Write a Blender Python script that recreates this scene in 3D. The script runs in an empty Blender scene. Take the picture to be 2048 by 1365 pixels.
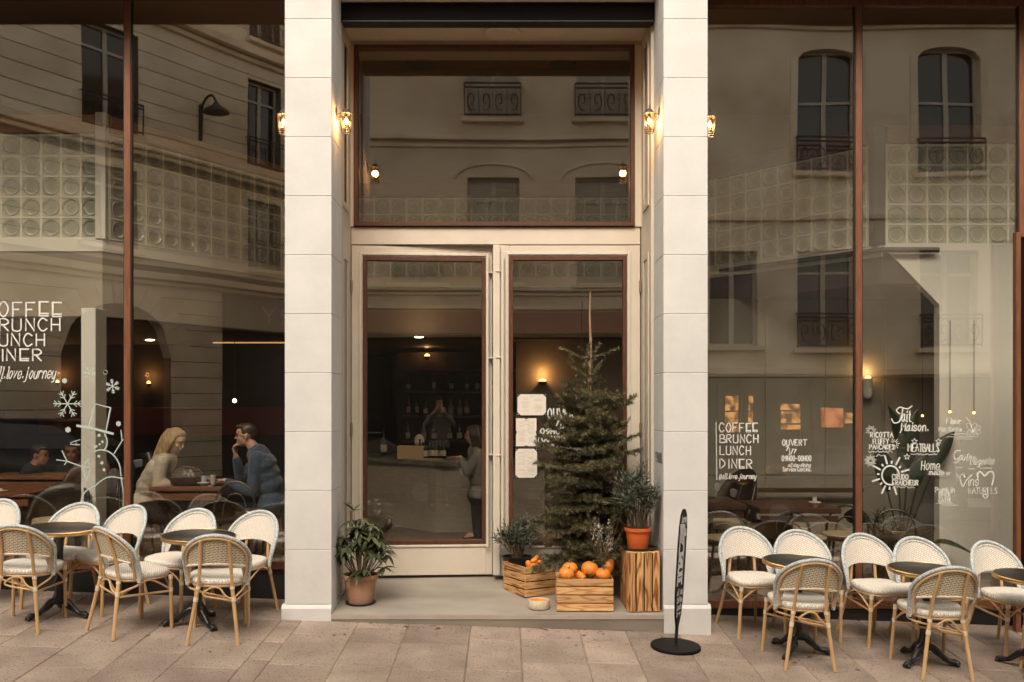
import bpy, bmesh, math, random
import numpy as np
from mathutils import Vector, Matrix, Euler
R = math.radians
PI = math.pi
rnd = random.Random(7)
scene = bpy.context.scene
COL = scene.collection

# ------------------------------------------------------------ camera, world, sun, exposure
F = 1900.0; U0 = 1010.0; V0 = 810.0; ZE = 1.777; YC = -7.6
cam = bpy.data.objects.new('camera', bpy.data.cameras.new('camera'))
COL.objects.link(cam)
cam.location = (0, YC, ZE)
cam.rotation_euler = (R(90), 0, 0)
cam.data.sensor_width = 36
cam.data.lens = F / 2048 * 36
cam.data.shift_x = (1024 - U0) / 2048
cam.data.shift_y = (V0 - 682.5) / 2048
cam.data.clip_start = .05
cam.data.clip_end = 500
scene.camera = cam

world = bpy.data.worlds.new('World')
scene.world = world
world.use_nodes = True
wn = world.node_tree.nodes; wl = world.node_tree.links
wn.clear()
sky = wn.new('ShaderNodeTexSky'); sky.sky_type = 'NISHITA'; sky.sun_disc = False
sky.sun_elevation = R(47); sky.sun_rotation = R(192)
sky.dust_density = 4; sky.air_density = 1.0; sky.ozone_density = 1.0
hs = wn.new('ShaderNodeHueSaturation'); hs.inputs['Saturation'].default_value = .25     # overcast: the whole sky near white
mx = wn.new('ShaderNodeMix'); mx.data_type = 'RGBA'; mx.blend_type = 'MULTIPLY'; mx.inputs[0].default_value = 1
mx.inputs[7].default_value = (1.0, .905, .765, 1)
bg = wn.new('ShaderNodeBackground'); bg.inputs[1].default_value = .15
wo = wn.new('ShaderNodeOutputWorld')
wl.new(sky.outputs[0], hs.inputs['Color']); wl.new(hs.outputs[0], mx.inputs[6])
wl.new(mx.outputs[2], bg.inputs[0]); wl.new(bg.outputs[0], wo.inputs[0])
sun = bpy.data.objects.new('sun', bpy.data.lights.new('sun', 'SUN'))
COL.objects.link(sun)
sun.data.energy = 0.56; sun.data.angle = R(32); sun.data.color = (1.0, .90, .78)
sun.rotation_euler = Euler((R(43), 0, R(-12)), 'XYZ')
scene.view_settings.view_transform = 'Standard'
scene.view_settings.look = 'None'
scene.view_settings.exposure = 1.36
scene.view_settings.gamma = 1
scene.cycles.use_denoising = True
scene.cycles.max_bounces = 10
scene.cycles.diffuse_bounces = 4
scene.cycles.glossy_bounces = 4
scene.cycles.transparent_max_bounces = 24
scene.cycles.transmission_bounces = 6
scene.cycles.sample_clamp_indirect = 4
scene.cycles.caustics_reflective = False
scene.cycles.caustics_refractive = False

# ------------------------------------------------------------ placing
def P(u, v, Y):
    """A point of the place, from where it stands in the photo and its distance behind the facade."""
    L = Y - YC
    return Vector(((u - U0) * L / F, Y, ZE - (v - V0) * L / F))
def X_(u, Y): return (u - U0) * (Y - YC) / F
def Z_(v, Y): return ZE - (v - V0) * (Y - YC) / F
def ground(x, y): return -.036 * x + .045 * max(y, -2.4)
def floorz(y): return .109 + .069 * max(0, min(y, 1.1))

# ------------------------------------------------------------ materials
M = {}
def mat(name, col, rough=.6, col2=None, scale=8, detail=4, bump=0, bscale=60, spec=.5, metal=0, stretch=None,
        ramp=(.35, .65), emit=None, estr=0, rand=0, coat=0, speck=None, sheen=0):
    m = bpy.data.materials.new(name); m.use_nodes = True
    n = m.node_tree.nodes; l = m.node_tree.links
    b = n['Principled BSDF']
    b.inputs['Base Color'].default_value = (*col, 1)
    b.inputs['Roughness'].default_value = rough
    b.inputs['Metallic'].default_value = metal
    b.inputs['Specular IOR Level'].default_value = spec
    b.inputs['Coat Weight'].default_value = coat
    if sheen: b.inputs['Sheen Weight'].default_value = sheen
    if emit:
        b.inputs['Emission Color'].default_value = (*emit, 1); b.inputs['Emission Strength'].default_value = estr
    tc = n.new('ShaderNodeTexCoord'); mp = n.new('ShaderNodeMapping')
    l.new(tc.outputs['Object'], mp.inputs[0])
    if stretch: mp.inputs['Scale'].default_value = stretch
    oi = n.new('ShaderNodeObjectInfo')
    vm = n.new('ShaderNodeVectorMath'); vm.operation = 'MULTIPLY_ADD'
    vm.inputs[1].default_value = (13, 17, 11)
    l.new(oi.outputs['Random'], vm.inputs[0]); l.new(mp.outputs[0], vm.inputs[2])
    vec = vm.outputs[0]
    out = None
    if col2:
        t = n.new('ShaderNodeTexNoise'); t.inputs['Scale'].default_value = scale; t.inputs['Detail'].default_value = detail
        l.new(vec, t.inputs['Vector'])
        r = n.new('ShaderNodeValToRGB'); r.color_ramp.elements[0].position = ramp[0]; r.color_ramp.elements[1].position = ramp[1]
        r.color_ramp.elements[0].color = (*col, 1); r.color_ramp.elements[1].color = (*col2, 1)
        l.new(t.outputs['Fac'], r.inputs[0]); out = r.outputs[0]
    if speck:                                              # fine grains of another colour
        t = n.new('ShaderNodeTexNoise'); t.inputs['Scale'].default_value = speck[1]; t.inputs['Detail'].default_value = 2
        l.new(vec, t.inputs['Vector'])
        r = n.new('ShaderNodeValToRGB'); r.color_ramp.elements[0].position = speck[2]; r.color_ramp.elements[1].position = speck[2] + .06
        l.new(t.outputs['Fac'], r.inputs[0])
        q = n.new('ShaderNodeMix'); q.data_type = 'RGBA'
        l.new(r.outputs[0], q.inputs[0])
        if out: l.new(out, q.inputs[6])
        else: q.inputs[6].default_value = (*col, 1)
        q.inputs[7].default_value = (*speck[0], 1); out = q.outputs[2]
    if rand:
        h = n.new('ShaderNodeHueSaturation')
        mr = n.new('ShaderNodeMapRange'); mr.inputs[3].default_value = 1 - rand; mr.inputs[4].default_value = 1 + rand
        l.new(oi.outputs['Random'], mr.inputs[0]); l.new(mr.outputs[0], h.inputs['Value'])
        if out: l.new(out, h.inputs['Color'])
        else: h.inputs['Color'].default_value = (*col, 1)
        out = h.outputs[0]
    if out: l.new(out, b.inputs['Base Color'])
    if bump:
        t = n.new('ShaderNodeTexNoise'); t.inputs['Scale'].default_value = bscale; t.inputs['Detail'].default_value = 5
        l.new(vec, t.inputs['Vector'])
        bp = n.new('ShaderNodeBump'); bp.inputs['Strength'].default_value = bump; bp.inputs['Distance'].default_value = .01
        l.new(t.outputs['Fac'], bp.inputs['Height']); l.new(bp.outputs[0], b.inputs['Normal'])
    M[name] = m
    return m

def pane_mat(name, refl, tint, rough=0.0):
    """Coated shop glass: a mirror share and a clear share."""
    m = bpy.data.materials.new(name); m.use_nodes = True
    n = m.node_tree.nodes; l = m.node_tree.links; n.clear()
    o = n.new('ShaderNodeOutputMaterial'); mxs = n.new('ShaderNodeMixShader')
    g = n.new('ShaderNodeBsdfGlossy'); g.inputs['Roughness'].default_value = rough; g.inputs['Color'].default_value = (1, .97, .93, 1)
    t = n.new('ShaderNodeBsdfTransparent'); t.inputs[0].default_value = (*tint, 1)
    lw = n.new('ShaderNodeLayerWeight'); lw.inputs[0].default_value = .5
    pw = n.new('ShaderNodeMath'); pw.operation = 'POWER'; pw.inputs[1].default_value = 5
    ad = n.new('ShaderNodeMath'); ad.operation = 'MULTIPLY_ADD'; ad.inputs[1].default_value = .7; ad.inputs[2].default_value = refl; ad.use_clamp = True
    l.new(lw.outputs['Facing'], pw.inputs[0]); l.new(pw.outputs[0], ad.inputs[0]); l.new(ad.outputs[0], mxs.inputs[0])
    tc = n.new('ShaderNodeTexCoord'); ns = n.new('ShaderNodeTexNoise'); ns.inputs['Scale'].default_value = .9; ns.inputs['Detail'].default_value = 0
    bp = n.new('ShaderNodeBump'); bp.inputs['Strength'].default_value = .07; bp.inputs['Distance'].default_value = .03
    l.new(tc.outputs['Object'], ns.inputs['Vector']); l.new(ns.outputs['Fac'], bp.inputs['Height']); l.new(bp.outputs[0], g.inputs['Normal'])
    l.new(t.outputs[0], mxs.inputs[1]); l.new(g.outputs[0], mxs.inputs[2]); l.new(mxs.outputs[0], o.inputs[0])
    M[name] = m

def uvpattern(name, base, line, rough, uv=(1, 1), bw=.5, rh=.25, ms=.02, offset=.5, rotate=0, bump=.3):
    """Weave: a brick lattice over the UVs."""
    m = mat(name, base, rough)
    n = m.node_tree.nodes; l = m.node_tree.links; b = n['Principled BSDF']
    u = n.new('ShaderNodeUVMap'); mp = n.new('ShaderNodeMapping'); mp.inputs['Scale'].default_value = (uv[0], uv[1], 1)
    mp.inputs['Rotation'].default_value = (0, 0, R(rotate))
    br = n.new('ShaderNodeTexBrick'); br.offset = offset; br.inputs['Scale'].default_value = 1
    br.inputs['Color1'].default_value = (*base, 1); br.inputs['Color2'].default_value = (*[c * .9 for c in base], 1)
    br.inputs['Mortar'].default_value = (*line, 1); br.inputs['Mortar Size'].default_value = ms
    br.inputs['Brick Width'].default_value = bw; br.inputs['Row Height'].default_value = rh
    br.inputs['Mortar Smooth'].default_value = .3
    l.new(u.outputs[0], mp.inputs[0]); l.new(mp.outputs[0], br.inputs['Vector'])
    l.new(br.outputs['Color'], b.inputs['Base Color'])
    bp = n.new('ShaderNodeBump'); bp.inputs['Strength'].default_value = bump; bp.inputs['Distance'].default_value = .003
    l.new(br.outputs['Fac'], bp.inputs['Height']); bp.invert = True; l.new(bp.outputs[0], b.inputs['Normal'])
    return m

def burnt_wood(name, a, b_, c, along=2):
    """Scorched softwood: rings of grain drawn by distorted bands, darkest in the late wood."""
    m = mat(name, a, .6)
    n = m.node_tree.nodes; l = m.node_tree.links; b = n['Principled BSDF']
    tc = n.new('ShaderNodeTexCoord'); oi = n.new('ShaderNodeObjectInfo')
    mp = n.new('ShaderNodeMapping'); s = [17, 17, 17]; s[along] = 1.9; mp.inputs['Scale'].default_value = s
    vm = n.new('ShaderNodeVectorMath'); vm.operation = 'MULTIPLY_ADD'; vm.inputs[1].default_value = (31, 17, 23)
    l.new(oi.outputs['Random'], vm.inputs[0]); l.new(tc.outputs['Object'], mp.inputs[0]); l.new(mp.outputs[0], vm.inputs[2])
    ns = n.new('ShaderNodeTexNoise'); ns.inputs['Scale'].default_value = 1.0; ns.inputs['Detail'].default_value = 1.2
    l.new(vm.outputs[0], ns.inputs['Vector'])
    ml = n.new('ShaderNodeMath'); ml.operation = 'MULTIPLY'; ml.inputs[1].default_value = 42
    sn = n.new('ShaderNodeMath'); sn.operation = 'SINE'
    l.new(ns.outputs['Fac'], ml.inputs[0]); l.new(ml.outputs[0], sn.inputs[0])
    r = n.new('ShaderNodeValToRGB'); e = r.color_ramp.elements
    e[0].position = .0; e[0].color = (*a, 1); e[1].position = 1; e[1].color = (*c, 1)
    k = e.new(.70); k.color = (*b_, 1)
    mr = n.new('ShaderNodeMapRange'); mr.inputs[1].default_value = -1; mr.inputs[2].default_value = 1
    l.new(sn.outputs[0], mr.inputs[0]); l.new(mr.outputs[0], r.inputs[0])
    h = n.new('ShaderNodeHueSaturation'); m2 = n.new('ShaderNodeMapRange'); m2.inputs[3].default_value = .8; m2.inputs[4].default_value = 1.15
    l.new(oi.outputs['Random'], m2.inputs[0]); l.new(m2.outputs[0], h.inputs['Value']); l.new(r.outputs[0], h.inputs['Color'])
    l.new(h.outputs[0], b.inputs['Base Color'])
    return m

mat('stone_paint', (.605, .595, .58), .75, (.63, .62, .605), 1.3, 5, .12, 25, .3, rand=.012)
mat('stone_core', (.54, .50, .45), .9)
mat('cream_paint', (.60, .53, .44), .5, (.64, .57, .48), 5, 3, .06, 30, .4)
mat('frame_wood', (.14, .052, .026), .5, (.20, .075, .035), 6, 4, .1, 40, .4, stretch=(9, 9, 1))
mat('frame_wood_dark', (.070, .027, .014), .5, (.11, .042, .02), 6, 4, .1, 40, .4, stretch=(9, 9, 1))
mat('dark_wood', (.055, .022, .012), .5, (.09, .036, .02), 6, 4, stretch=(1, 8, 8))
mat('lit_band', (.42, .21, .09), .5, (.50, .27, .12), 6, 4, stretch=(1, 8, 8))  # light put into the colour: paler orange for the left bands over the blocks
mat('table_wood', (.16, .065, .03), .45, (.24, .10, .045), 6, 4, stretch=(1, 8, 8))
mat('black_metal', (.012, .011, .010), .45, spec=.5)
mat('black_box', (.005, .004, .004), .6, spec=.1)
mat('plinth_black', (.010, .010, .010), .55, (.018, .016, .014), 4, 4)
mat('cast_iron', (.010, .009, .009), .3, bump=.4, bscale=50, spec=.6)
mat('slab', (.265, .208, .170), .85, (.375, .30, .248), 2.3, 9, .5, 90, .25, rand=.17, speck=((.15, .12, .10), 75, .60), ramp=(.32, .68))
mat('slab_joint', (.36, .28, .20), .95, (.22, .17, .12), 8, 5, .5, 60, .1)
mat('asphalt', (.030, .028, .026), .9, (.045, .042, .04), 20, 5, .4, 120)
def stain(m, lo, gum):
    """Wear that runs on over the joints, and trodden spots."""
    n = m.node_tree.nodes; l = m.node_tree.links; b = n['Principled BSDF']; src = b.inputs['Base Color'].links[0].from_socket
    g = n.new('ShaderNodeNewGeometry'); t = n.new('ShaderNodeTexNoise'); t.inputs['Scale'].default_value = 2.2; t.inputs['Detail'].default_value = 8; t.inputs['Roughness'].default_value = .65
    l.new(g.outputs['Position'], t.inputs['Vector']); r = n.new('ShaderNodeMapRange'); r.inputs[1].default_value = .3; r.inputs[2].default_value = .7; r.inputs[3].default_value = lo; r.inputs[4].default_value = 1.12
    l.new(t.outputs['Fac'], r.inputs[0])
    v = n.new('ShaderNodeTexVoronoi'); v.inputs['Scale'].default_value = 5.5; l.new(g.outputs['Position'], v.inputs['Vector'])
    r2 = n.new('ShaderNodeMapRange'); r2.inputs[1].default_value = .055; r2.inputs[2].default_value = .085; r2.inputs[3].default_value = gum; r2.inputs[4].default_value = 1; l.new(v.outputs['Distance'], r2.inputs[0])
    p = n.new('ShaderNodeMath'); p.operation = 'MULTIPLY'; l.new(r.outputs[0], p.inputs[0]); l.new(r2.outputs[0], p.inputs[1])
    h = n.new('ShaderNodeHueSaturation'); l.new(src, h.inputs['Color']); l.new(p.outputs[0], h.inputs['Value']); l.new(h.outputs[0], b.inputs['Base Color'])
stain(M['slab'], .80, .72); stain(M['slab_joint'], .6, 1); stain(M['stone_paint'], .96, 1)
mat('step_stone', (.36, .32, .275), .6, (.27, .24, .205), 1.6, 5, .05, 40, .3, stretch=(1, 2.2, 1))
mat('step_edge', (.36, .30, .26), .7, (.42, .36, .31), 4, 4)
mat('step_riser', (.22, .17, .14), .9, (.34, .28, .23), 6, 5, .4, 50)
mat('rattan', (.52, .32, .15), .42, (.60, .39, .20), 3, 3, spec=.5, rand=.10)
mat('rattan_wrap', (.66, .55, .42), .55, (.72, .62, .50), 60, 2, .4, 160)
mat('rim_blue', (.36, .42, .46), .5, (.62, .64, .62), 90, 1, .5, 200, ramp=(.42, .58))
uvpattern('weave_front', (.78, .73, .66), (.46, .39, .31), .6, (1, 1), .027, .0135, .0019, .35, 28)
uvpattern('weave_back', (.24, .22, .17), (.78, .69, .53), .6, (1, 1), .030, .0135, .0040, .36, 6)
uvpattern('weave_seat', (.80, .75, .68), (.46, .40, .32), .6, (1, 1), .028, .014, .0020, .4, 30)
mat('tabletop_black', (.013, .011, .010), .36, spec=.35)
mat('brass', (.62, .40, .16), .3, metal=1)
mat('lamp_metal', (.07, .06, .055), .45, metal=.3)
mat('terracotta', (.40, .20, .12), .8, (.52, .31, .21), 7, 4, .15, 60)
mat('orange_pot', (.62, .125, .025), .45)
mat('soil', (.03, .02, .014), .95, bump=.8, bscale=60)
mat('saucer', (.018, .017, .016), .5)
mat('pumpkin', (.70, .20, .025), .45, (.78, .27, .04), 9, 4, .1, 60)
mat('pumpkin_stem', (.16, .12, .05), .8)
mat('bowl_cream', (.72, .62, .48), .4, speck=((.28, .13, .06), 130, .64))
mat('bowl_inner', (.70, .33, .05), .35)
burnt_wood('crate_wood', (.66, .40, .185), (.60, .33, .14), (.42, .20, .075), 0)
burnt_wood('crate_wood_up', (.66, .37, .155), (.55, .26, .09), (.20, .07, .02), 2)
mat('leaf_oleander', (.045, .058, .036), .5, (.075, .09, .058), 5, 2)
mat('leaf_rhodo', (.045, .055, .022), .42, (.085, .095, .04), 6, 2, rand=.35)
mat('leaf_pale', (.15, .15, .07), .5)
mat('bark', (.16, .095, .055), .85, (.24, .15, .09), 12, 4, .4, 60)
mat('twig_green', (.10, .072, .038), .8)
mat('needles', (.045, .046, .017), .5, (.27, .23, .11), 16, 4, ramp=(.42, .72))
mat('fir_bark', (.26, .165, .10), .85, (.34, .23, .15), 12, 4, .4, 60)
mat('dried_grey', (.30, .29, .27), .8, (.42, .40, .37), 20, 2)
mat('dried_brown', (.22, .13, .06), .8)
mat('dried_green', (.075, .078, .04), .8)
mat('paper', (.72, .66, .58), .8)
mat('ink_pale', (.42, .36, .30), .8)
mat('holder_black', (.008, .008, .008), .4)
mat('marker', (.66, .66, .62), .7)
mat('marker_green', (.42, .50, .46), .7)
mat('letter_black', (.012, .012, .012), .5)
mat('sign_black', (.010, .009, .008), .6, spec=.15)
mat('sign_white', (.72, .70, .68), .6)
mat('hinge', (.35, .26, .15), .4, metal=.6)
mat('gasket', (.008, .006, .005), .6)
# inside
mat('inner_wall', (.32, .28, .225), .8, (.36, .32, .26), 2, 3)
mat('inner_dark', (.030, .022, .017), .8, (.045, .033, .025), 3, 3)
mat('inner_ceiling', (.07, .048, .035), .8)
mat('upper_ceiling', (.46, .31, .19), .8)
mat('fascia_white', (.85, .84, .77), .7)
mat('concrete_panel', (.26, .24, .19), .75, (.31, .29, .235), 2.5, 5, .05, 30)
mat('white_wall', (.86, .86, .80), .7, (.80, .80, .74), 1.5, 5, .08, 20)
mat('upper_wall', (.38, .27, .18), .8)
mat('inner_floor', (.15, .12, .095), .5, (.20, .16, .13), 3, 4)
mat('bar_front', (.30, .275, .23), .6, (.36, .33, .28), 8, 4, stretch=(1, 1, 9))
mat('marble', (.22, .22, .18), .3, (.08, .09, .07), 6, 6)
mat('mortar', (.88, .88, .79), .7)
mat('seat_cream', (.42, .34, .22), .7)
mat('bistro_dark', (.03, .022, .016), .35)
mat('bottle_dark', (.012, .02, .010), .15, spec=.8)
mat('bottle_amber', (.16, .06, .015), .2, spec=.8)
mat('label_white', (.55, .50, .42), .7)
mat('box_tan', (.48, .34, .20), .7)
mat('porcelain', (.78, .75, .70), .3)
mat('skin', (.50, .29, .20), .55, spec=.4)
mat('skin_light', (.62, .40, .29), .55, spec=.4)
mat('skin_warm', (.50, .24, .13), .55)
mat('hair_blond', (.52, .37, .20), .5, (.30, .195, .10), 14, 4, .5, 50, stretch=(6, 6, .7))
mat('hair_dark', (.030, .018, .011), .5, (.055, .034, .02), 20, 3, .5, 60)
mat('eye', (.02, .015, .012), .3)
mat('lips', (.34, .12, .09), .5)
mat('sweater_beige', (.42, .365, .28), .9, (.48, .42, .33), 40, 3, .5, 120, sheen=.2)
mat('sweater_navy', (.040, .062, .105), .9, (.060, .086, .135), 30, 3, .4, 120, sheen=.2)
mat('cloth_dark', (.018, .016, .015), .9)
mat('cloth_grey', (.20, .20, .18), .9)
mat('cloth_white', (.17, .155, .13), .9)
mat('leather', (.045, .024, .017), .4, (.07, .037, .027), 9, 3, .2, 60)
mat('plant_dark', (.020, .030, .014), .45, (.035, .05, .022), 5, 2)
# across the street
mat('limestone', (.80, .70, .54), .85, (.60, .49, .35), .9, 7, .1, 20, ramp=(.42, .70))
mat('limestone_b', (.77, .65, .49), .85, (.52, .40, .29), .7, 7, .1, 20, ramp=(.45, .72))
mat('limestone_joint', (.17, .14, .11), .9)
mat('street_glass', (.025, .022, .018), .1, spec=.8)
mat('street_glass_mid', (.30, .29, .21), .15, spec=.8)
mat('white_joinery', (.50, .46, .40), .6)
mat('iron', (.015, .014, .013), .5)
mat('shop_dark', (.035, .028, .022), .5)
mat('shop_peach', (.34, .17, .11), .7)
mat('shop_grey', (.17, .155, .125), .7)
mat('zinc', (.20, .21, .22), .5)
def glow(name, col, s):
    return mat(name, (.02, .015, .01), .6, emit=col, estr=s)
glow('bulb', (1.0, .70, .36), 14)
glow('glow_warm', (1.0, .47, .14), 3)
glow('glow_spot', (1.0, .74, .45), 14)
mat('fitting_grey', (.30, .31, .24), .6)
glow('glow_cove', (1.0, .50, .20), .35)
def shimmer(name, c0, c1, s, sc):
    """Lit goods on a shelf: uneven warm light."""
    m = mat(name, (.02, .015, .01), .6, emit=c1, estr=s); n = m.node_tree.nodes; l = m.node_tree.links
    tc = n.new('ShaderNodeTexCoord'); t = n.new('ShaderNodeTexNoise'); t.inputs['Scale'].default_value = sc; t.inputs['Detail'].default_value = 5
    r = n.new('ShaderNodeValToRGB'); r.color_ramp.elements[0].position = .40; r.color_ramp.elements[1].position = .62
    r.color_ramp.elements[0].color = (*c0, 1); r.color_ramp.elements[1].color = (*c1, 1)
    l.new(tc.outputs['Object'], t.inputs['Vector']); l.new(t.outputs['Fac'], r.inputs[0]); l.new(r.outputs[0], n['Principled BSDF'].inputs['Emission Color'])
shimmer('glow_shop', (.10, .03, .006), (1.0, .46, .14), .85, 7)
shimmer('glow_poster', (.35, .05, .015), (1.0, .35, .14), .7, 4)
pane_mat('shop_glass', .150, (.985, .975, .95))
pane_mat('door_glass', .125, (.96, .94, .90))
pane_mat('lantern_glass', .05, (.97, .78, .50))
pane_mat('clear_glass', .05, (.90, .92, .90))
def glass_block_mat():
    """Pressed glass: clear in the lens, milky in the moulded ring and the rim."""
    m = bpy.data.materials.new('glass_block'); m.use_nodes = True
    n = m.node_tree.nodes; l = m.node_tree.links
    b = n['Principled BSDF']; o = n['Material Output']
    b.inputs['Base Color'].default_value = (.68, .70, .60, 1); b.inputs['Roughness'].default_value = .10
    b.inputs['Coat Weight'].default_value = .5
    tc = n.new('ShaderNodeTexCoord'); sp = n.new('ShaderNodeSeparateXYZ'); cb = n.new('ShaderNodeCombineXYZ')
    l.new(tc.outputs['Object'], sp.inputs[0]); l.new(sp.outputs[0], cb.inputs[0]); l.new(sp.outputs[2], cb.inputs[1])
    ln = n.new('ShaderNodeVectorMath'); ln.operation = 'LENGTH'; l.new(cb.outputs[0], ln.inputs[0])
    ml = n.new('ShaderNodeMath'); ml.operation = 'MULTIPLY'; ml.inputs[1].default_value = 8; l.new(ln.outputs['Value'], ml.inputs[0])
    r = n.new('ShaderNodeValToRGB'); e = r.color_ramp.elements
    e[0].position = 0; e[0].color = (.42,) * 3 + (1,); e[1].position = 1; e[1].color = (.95,) * 3 + (1,)
    for p, v in ((.42, .52), (.50, .80), (.60, .74), (.66, .56), (.74, .80)): k = e.new(p); k.color = (v, v, v, 1)
    l.new(ml.outputs[0], r.inputs[0])
    ns = n.new('ShaderNodeTexNoise'); ns.inputs['Scale'].default_value = 18; ns.inputs['Detail'].default_value = 1
    bp = n.new('ShaderNodeBump'); bp.inputs['Strength'].default_value = .6; bp.inputs['Distance'].default_value = .02
    l.new(tc.outputs['Object'], ns.inputs['Vector']); l.new(ns.outputs['Fac'], bp.inputs['Height']); l.new(bp.outputs[0], b.inputs['Normal'])
    t = n.new('ShaderNodeBsdfTransparent'); t.inputs[0].default_value = (.70, .73, .64, 1)
    mxs = n.new('ShaderNodeMixShader'); l.new(r.outputs[0], mxs.inputs[0])
    l.new(t.outputs[0], mxs.inputs[1]); l.new(b.outputs[0], mxs.inputs[2]); l.new(mxs.outputs[0], o.inputs[0])
    M['glass_block'] = m
glass_block_mat()

# ------------------------------------------------------------ mesh helpers
class MB:
    """Collects verts and faces of one mesh."""
    def __init__(s): s.v = []; s.f = []; s.uv = None
    def add(s, vs, fs):
        o = len(s.v); s.v += [tuple(v) for v in vs]; s.f += [tuple(i + o for i in f) for f in fs]; return s
    def box(s, x0, x1, y0, y1, z0, z1, mtx=None):
        vs = [Vector((x, y, z)) for x in (x0, x1) for y in (y0, y1) for z in (z0, z1)]
        if mtx: vs = [mtx @ v for v in vs]
        return s.add(vs, [(0, 1, 3, 2), (4, 6, 7, 5), (0, 4, 5, 1), (2, 3, 7, 6), (0, 2, 6, 4), (1, 5, 7, 3)])
    def bbox(s, x0, x1, y0, y1, z0, z1, b=.004, mtx=None):
        """Box with chamfered edges."""
        b = min(b, abs(x1 - x0) * .45, abs(y1 - y0) * .45, abs(z1 - z0) * .45)
        bm = bmesh.new()
        bmesh.ops.create_cube(bm, size=1)
        for v in bm.verts:
            v.co = Vector(((x0 + x1) / 2 + v.co.x * (x1 - x0), (y0 + y1) / 2 + v.co.y * (y1 - y0), (z0 + z1) / 2 + v.co.z * (z1 - z0)))
        bmesh.ops.bevel(bm, geom=bm.edges[:], offset=b, segments=1, affect='EDGES')
        if mtx: bmesh.ops.transform(bm, matrix=mtx, verts=bm.verts)
        bm.verts.index_update()
        s.add([v.co for v in bm.verts], [[v.index for v in f.verts] for f in bm.faces]); bm.free(); return s
    def tube(s, pts, r, n=8, caps=True, closed=False):
        pts = [Vector(p) for p in pts]; m = len(pts)
        rr = r if isinstance(r, (list, tuple)) else [r] * m
        vs = []; prev = None
        for i, p in enumerate(pts):
            a = pts[(i - 1) % m] if (closed or i > 0) else p
            b = pts[(i + 1) % m] if (closed or i < m - 1) else p
            t = (b - a); t = t.normalized() if t.length > 1e-9 else Vector((0, 0, 1))
            if prev is None:
                prev = t.orthogonal().normalized()
            prev = (prev - t * prev.dot(t))
            prev = prev.normalized() if prev.length > 1e-6 else t.orthogonal().normalized()
            q = t.cross(prev)
            for k in range(n):
                an = 2 * PI * k / n
                vs.append(p + (prev * math.cos(an) + q * math.sin(an)) * rr[i])
        fs = []
        for i in range(m if closed else m - 1):
            j = (i + 1) % m
            for k in range(n):
                k2 = (k + 1) % n
                fs.append((i * n + k, i * n + k2, j * n + k2, j * n + k))
        if caps and not closed:
            fs.append(tuple(range(n))[::-1]); fs.append(tuple((m - 1) * n + k for k in range(n)))
        return s.add(vs, fs)
    def lathe(s, prof, n=24, c=(0, 0, 0), caps=False, mtx=None):
        vs = []; fs = []
        for r_, z in prof:
            for k in range(n):
                a = 2 * PI * k / n
                v = Vector((r_ * math.cos(a), r_ * math.sin(a), z))
                if mtx: v = mtx @ v
                vs.append(v + Vector(c))
        for i in range(len(prof) - 1):
            for k in range(n):
                k2 = (k + 1) % n
                fs.append((i * n + k, i * n + k2, (i + 1) * n + k2, (i + 1) * n + k))
        if caps: fs.append(tuple(range(n))[::-1]); fs.append(tuple((len(prof) - 1) * n + k for k in range(n)))
        return s.add(vs, fs)
    def ball(s, c, r, n=12, mtx=None):
        if not isinstance(r, (tuple, list)): r = (r, r, r)
        h = max(4, n // 2); vs = []; fs = []
        for i in range(h + 1):
            ph = PI * i / h
            for k in range(n):
                a = 2 * PI * k / n
                v = Vector((r[0] * math.sin(ph) * math.cos(a), r[1] * math.sin(ph) * math.sin(a), -r[2] * math.cos(ph)))
                if mtx: v = mtx @ v
                vs.append(v + Vector(c))
        for i in range(h):
            for k in range(n):
                k2 = (k + 1) % n
                fs.append((i * n + k, i * n + k2, (i + 1) * n + k2, (i + 1) * n + k))
        return s.add(vs, fs)
    def prism(s, poly, y0, y1, plane='xz'):
        """Extrude a 2D outline."""
        n = len(poly)
        def mk(a, b, c): return (a, c, b) if plane == 'xz' else ((a, b, c) if plane == 'xy' else (c, a, b))
        vs = [mk(a, b, y0) for a, b in poly] + [mk(a, b, y1) for a, b in poly]
        fs = [tuple(range(n)), tuple(range(2 * n - 1, n - 1, -1))] + [(i, (i + 1) % n + 0, (i + 1) % n + n, i + n) for i in range(n)]
        return s.add(vs, fs)
    def frame(s, x0, x1, z0, z1, w, y0, y1, b=.003, sides='lrtb'):
        """Rectangular frame of four butted members."""
        if 'l' in sides: s.bbox(x0, x0 + w, y0, y1, z0, z1, b)
        if 'r' in sides: s.bbox(x1 - w, x1, y0, y1, z0, z1, b)
        if 't' in sides: s.bbox(x0 + w, x1 - w, y0 + .001, y1 - .001, z1 - w, z1, b)
        if 'b' in sides: s.bbox(x0 + w, x1 - w, y0 + .001, y1 - .001, z0, z0 + w, b)
        return s
    def mesh(s, name, smooth=False):
        me = bpy.data.meshes.new(name); me.from_pydata(s.v, [], s.f)
        if s.uv is not None:
            ul = me.uv_layers.new(name='UVMap')
            for p in me.polygons:
                for li in p.loop_indices: ul.data[li].uv = s.uv[me.loops[li].vertex_index]
        if smooth: me.shade_smooth()
        return me
    def build(s, name, m, parent=None, smooth=False, loc=None, label=None, kind=None, fix=True):
        me = s.mesh(name, smooth)
        if fix:
            bm = bmesh.new(); bm.from_mesh(me); bmesh.ops.recalc_face_normals(bm, faces=bm.faces); bm.to_mesh(me); bm.free()
        if smooth and smooth != 'all':
            me.set_sharp_from_angle(angle=R(50))
        me.materials.append(M[m] if isinstance(m, str) else m)
        return link(name, me, parent, loc, label, kind)

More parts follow.
